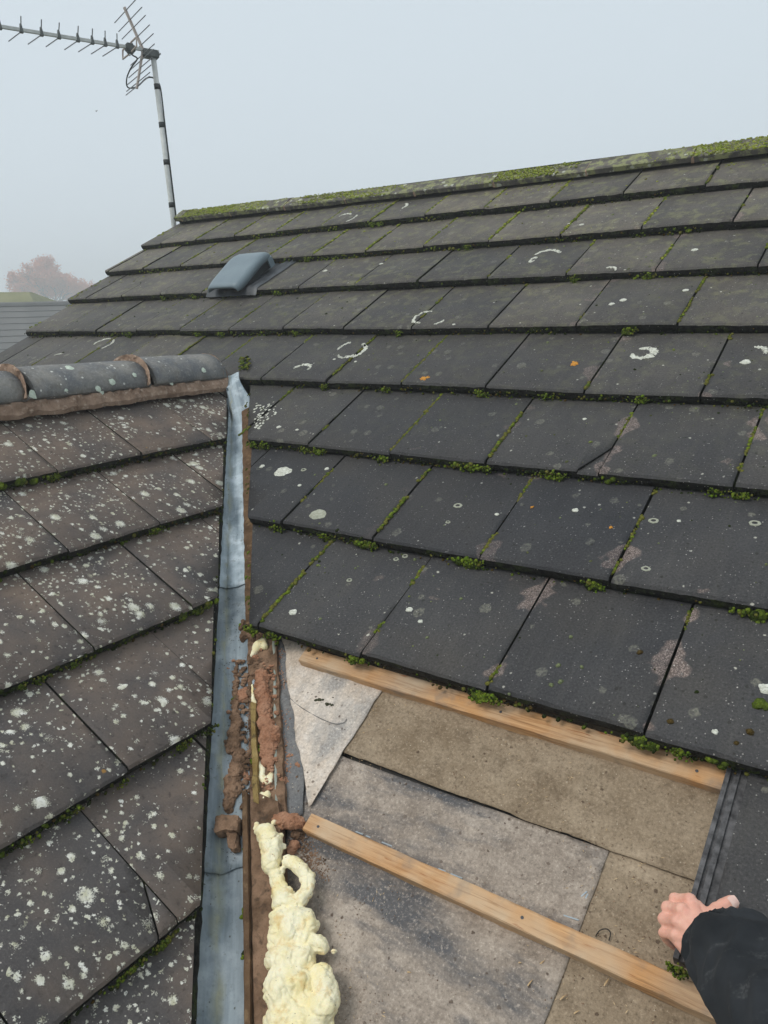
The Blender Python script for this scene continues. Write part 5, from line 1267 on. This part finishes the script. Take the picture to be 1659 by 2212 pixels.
b = bmesh.new(); c0 = rl + tow*4.0; box_bm(Vector((c0.x, c0.y, G)) + rd*.2, rd*(Lh-.4), -tow*8.0, Vector((0, 0, rl.z - 2.6 - G)), b); obj('wall', b, M_RENDER, house)
house2 = empty('house_roof', at_dist(20, 700, 33), 'moss yellowed roof end rising behind the misty grey roof', 'house')
q0, q1 = at_dist(-120, 631, 34), at_dist(62, 631, 34); q2 = at_dist(128, 690, 34); q3 = at_dist(-120, 690, 34); dd = hz*5
b = bmesh.new(); f_ = [b.verts.new(v) for v in (q0, q1, q2, q3)]; k_ = [b.verts.new(v) for v in (q0+hz*.3, q1+hz*.3, q2+dd, q3+dd)]
b.faces.new(f_); b.faces.new(k_[::-1])
for i in range(4): b.faces.new((f_[i], k_[i], k_[(i+1) % 4], f_[(i+1) % 4]))
for v in (f_[2], f_[3]): v.co -= hz*1.5
bmesh.ops.recalc_face_normals(b, faces=b.faces[:]); obj('roof_slope', b, M_NMOSS, house2)
b = bmesh.new(); w0 = q3 - hz*1.2; box_bm(Vector((w0.x, w0.y, G)), q2-q3, hz*5.5, Vector((0, 0, q3.z - G - .05)), b); obj('wall', b, M_RENDER, house2)

random.seed(21)
TD = 104; tc = at_dist(112, 612, TD); ttop = at_dist(112, 541, TD); hgt = ttop.z - tc.z; rw = 76/FOC*TD
tree = empty('autumn_tree', Vector((tc.x, tc.y, G)), 'russet autumn tree fading into the fog on the left', 'tree')
M_BARK = mat_simple('bark', (0.06, 0.045, 0.035), (0.10, 0.08, 0.06), 3); M_LEAF = mat_simple('russet_leaves', (0.55, 0.15, 0.065), (0.64, 0.25, 0.11), 1.2, 0.8, 0.0)
base = Vector((tc.x, tc.y, G)); hub_z = tc.z - hgt*.25 - 2.9 - G
bm = tube([base, base + Vector((0, 0, hub_z*.5)), base + Vector((.1, .1, hub_z+1.4))], [.42, .32, .22], 9)
tips = []
def grow(p, d, ln, r, lev):
    e = p + d*ln; m_ = p.lerp(e, .5) + Vector((random.gauss(0, .06), random.gauss(0, .06), random.gauss(0, .04)))*ln
    tube([p, m_, e], [r, r*.8, r*.6], 5, bm); tips.append((e, lev)); tips.append((m_, lev))
    if lev == 0: return
    for _ in range(3 if lev > 1 else 4):
        dd_ = (d + Vector((random.gauss(0, .55), random.gauss(0, .55), random.gauss(.06, .42)))).normalized(); grow(e, dd_, ln*random.uniform(.62, .85), r*.55, lev-1)
for i in range(10):
    an = i*.628 + random.uniform(-.3, .3); el = random.uniform(.35, 1.25)
    grow(base + Vector((0, 0, hub_z + .15*i)), Vector((math.cos(an)*math.cos(el), math.sin(an)*math.cos(el), math.sin(el))), random.uniform(1.2, 1.6)*TD/78, .15, 4)
V, F = [], []
ctr = Vector((tc.x, tc.y, tc.z - hgt*.25)); ex = rw; ez = ttop.z - ctr.z
for e, lev in tips:
    q = e - ctr; f = math.sqrt((q.x/ex)**2 + (q.y/ex)**2 + (q.z/ez)**2)
    if lev > 2 or f > 1.0: continue
    for _ in range(14 if q.z > -ez*.1 else 5):
        p = e + Vector((random.gauss(0, .22), random.gauss(0, .22), random.gauss(0, .18))); a_ = Vector((random.gauss(0, 1), random.gauss(0, 1), random.gauss(0, 1))).normalized(); b_ = a_.orthogonal().normalized(); k = len(V); z_ = random.uniform(.06, .13)
        V += [p - a_*z_, p + b_*z_*.7, p + a_*z_, p - b_*z_*.7]; F.append((k, k+1, k+2, k+3))
obj('trunk', bm, M_BARK, tree); obj('crown', pymesh(V, F), M_LEAF, tree)
bp = at_dist(208, 240, 24); b = bmesh.new(); wv_ = rt*.045 + Vector((0, 0, .022))
bmesh.ops.create_uvsphere(b, u_segments=8, v_segments=6, radius=.016, matrix=Matrix.Translation(bp) @ Matrix.Diagonal((1.8, 1, .9, 1)))
bird = obj('bird', b, M_CABLE); tag(bird, 'tiny distant bird in the pale sky below the aerial', 'bird')
for sg in (1, -1):
    b = bmesh.new(); e = bp + rt*.045*sg + Vector((0, 0, .028)); vs = [b.verts.new(v) for v in (bp + hz*.014, bp - hz*.014, e - hz*.008, e + hz*.004, bp + hz*.014 + Vector((0, 0, .004)), bp - hz*.014 + Vector((0, 0, .004)), e - hz*.008 + Vector((0, 0, .002)), e + hz*.004 + Vector((0, 0, .002)))]
    for f in ((0, 1, 2, 3), (7, 6, 5, 4), (0, 4, 5, 1), (1, 5, 6, 2), (2, 6, 7, 3), (3, 7, 4, 0)): b.faces.new([vs[i] for i in f])
    obj('wing', b, M_CABLE, bird)
# fog: one closed box of even density round everything
b = bmesh.new(); box_bm(Vector((-130, -60, G-1)), Vector((230, 0, 0)), Vector((0, 190, 0)), Vector((0, 0, 9.5 - (G-1))), b)
bmesh.ops.recalc_face_normals(b, faces=b.faces[:])
mh = bpy.data.materials.new('fog'); mh.use_nodes = True; t_ = mh.node_tree; t_.nodes.clear()
pv = t_.nodes.new('ShaderNodeVolumePrincipled'); pv.inputs['Color'].default_value = (0.97, 0.985, 1.0, 1); pv.inputs['Density'].default_value = 0.0090; pv.inputs['Anisotropy'].default_value = 0.2
om = t_.nodes.new('ShaderNodeOutputMaterial'); t_.links.new(pv.outputs[0], om.inputs['Volume'])
tag(obj('haze', b, mh), kind='stuff')
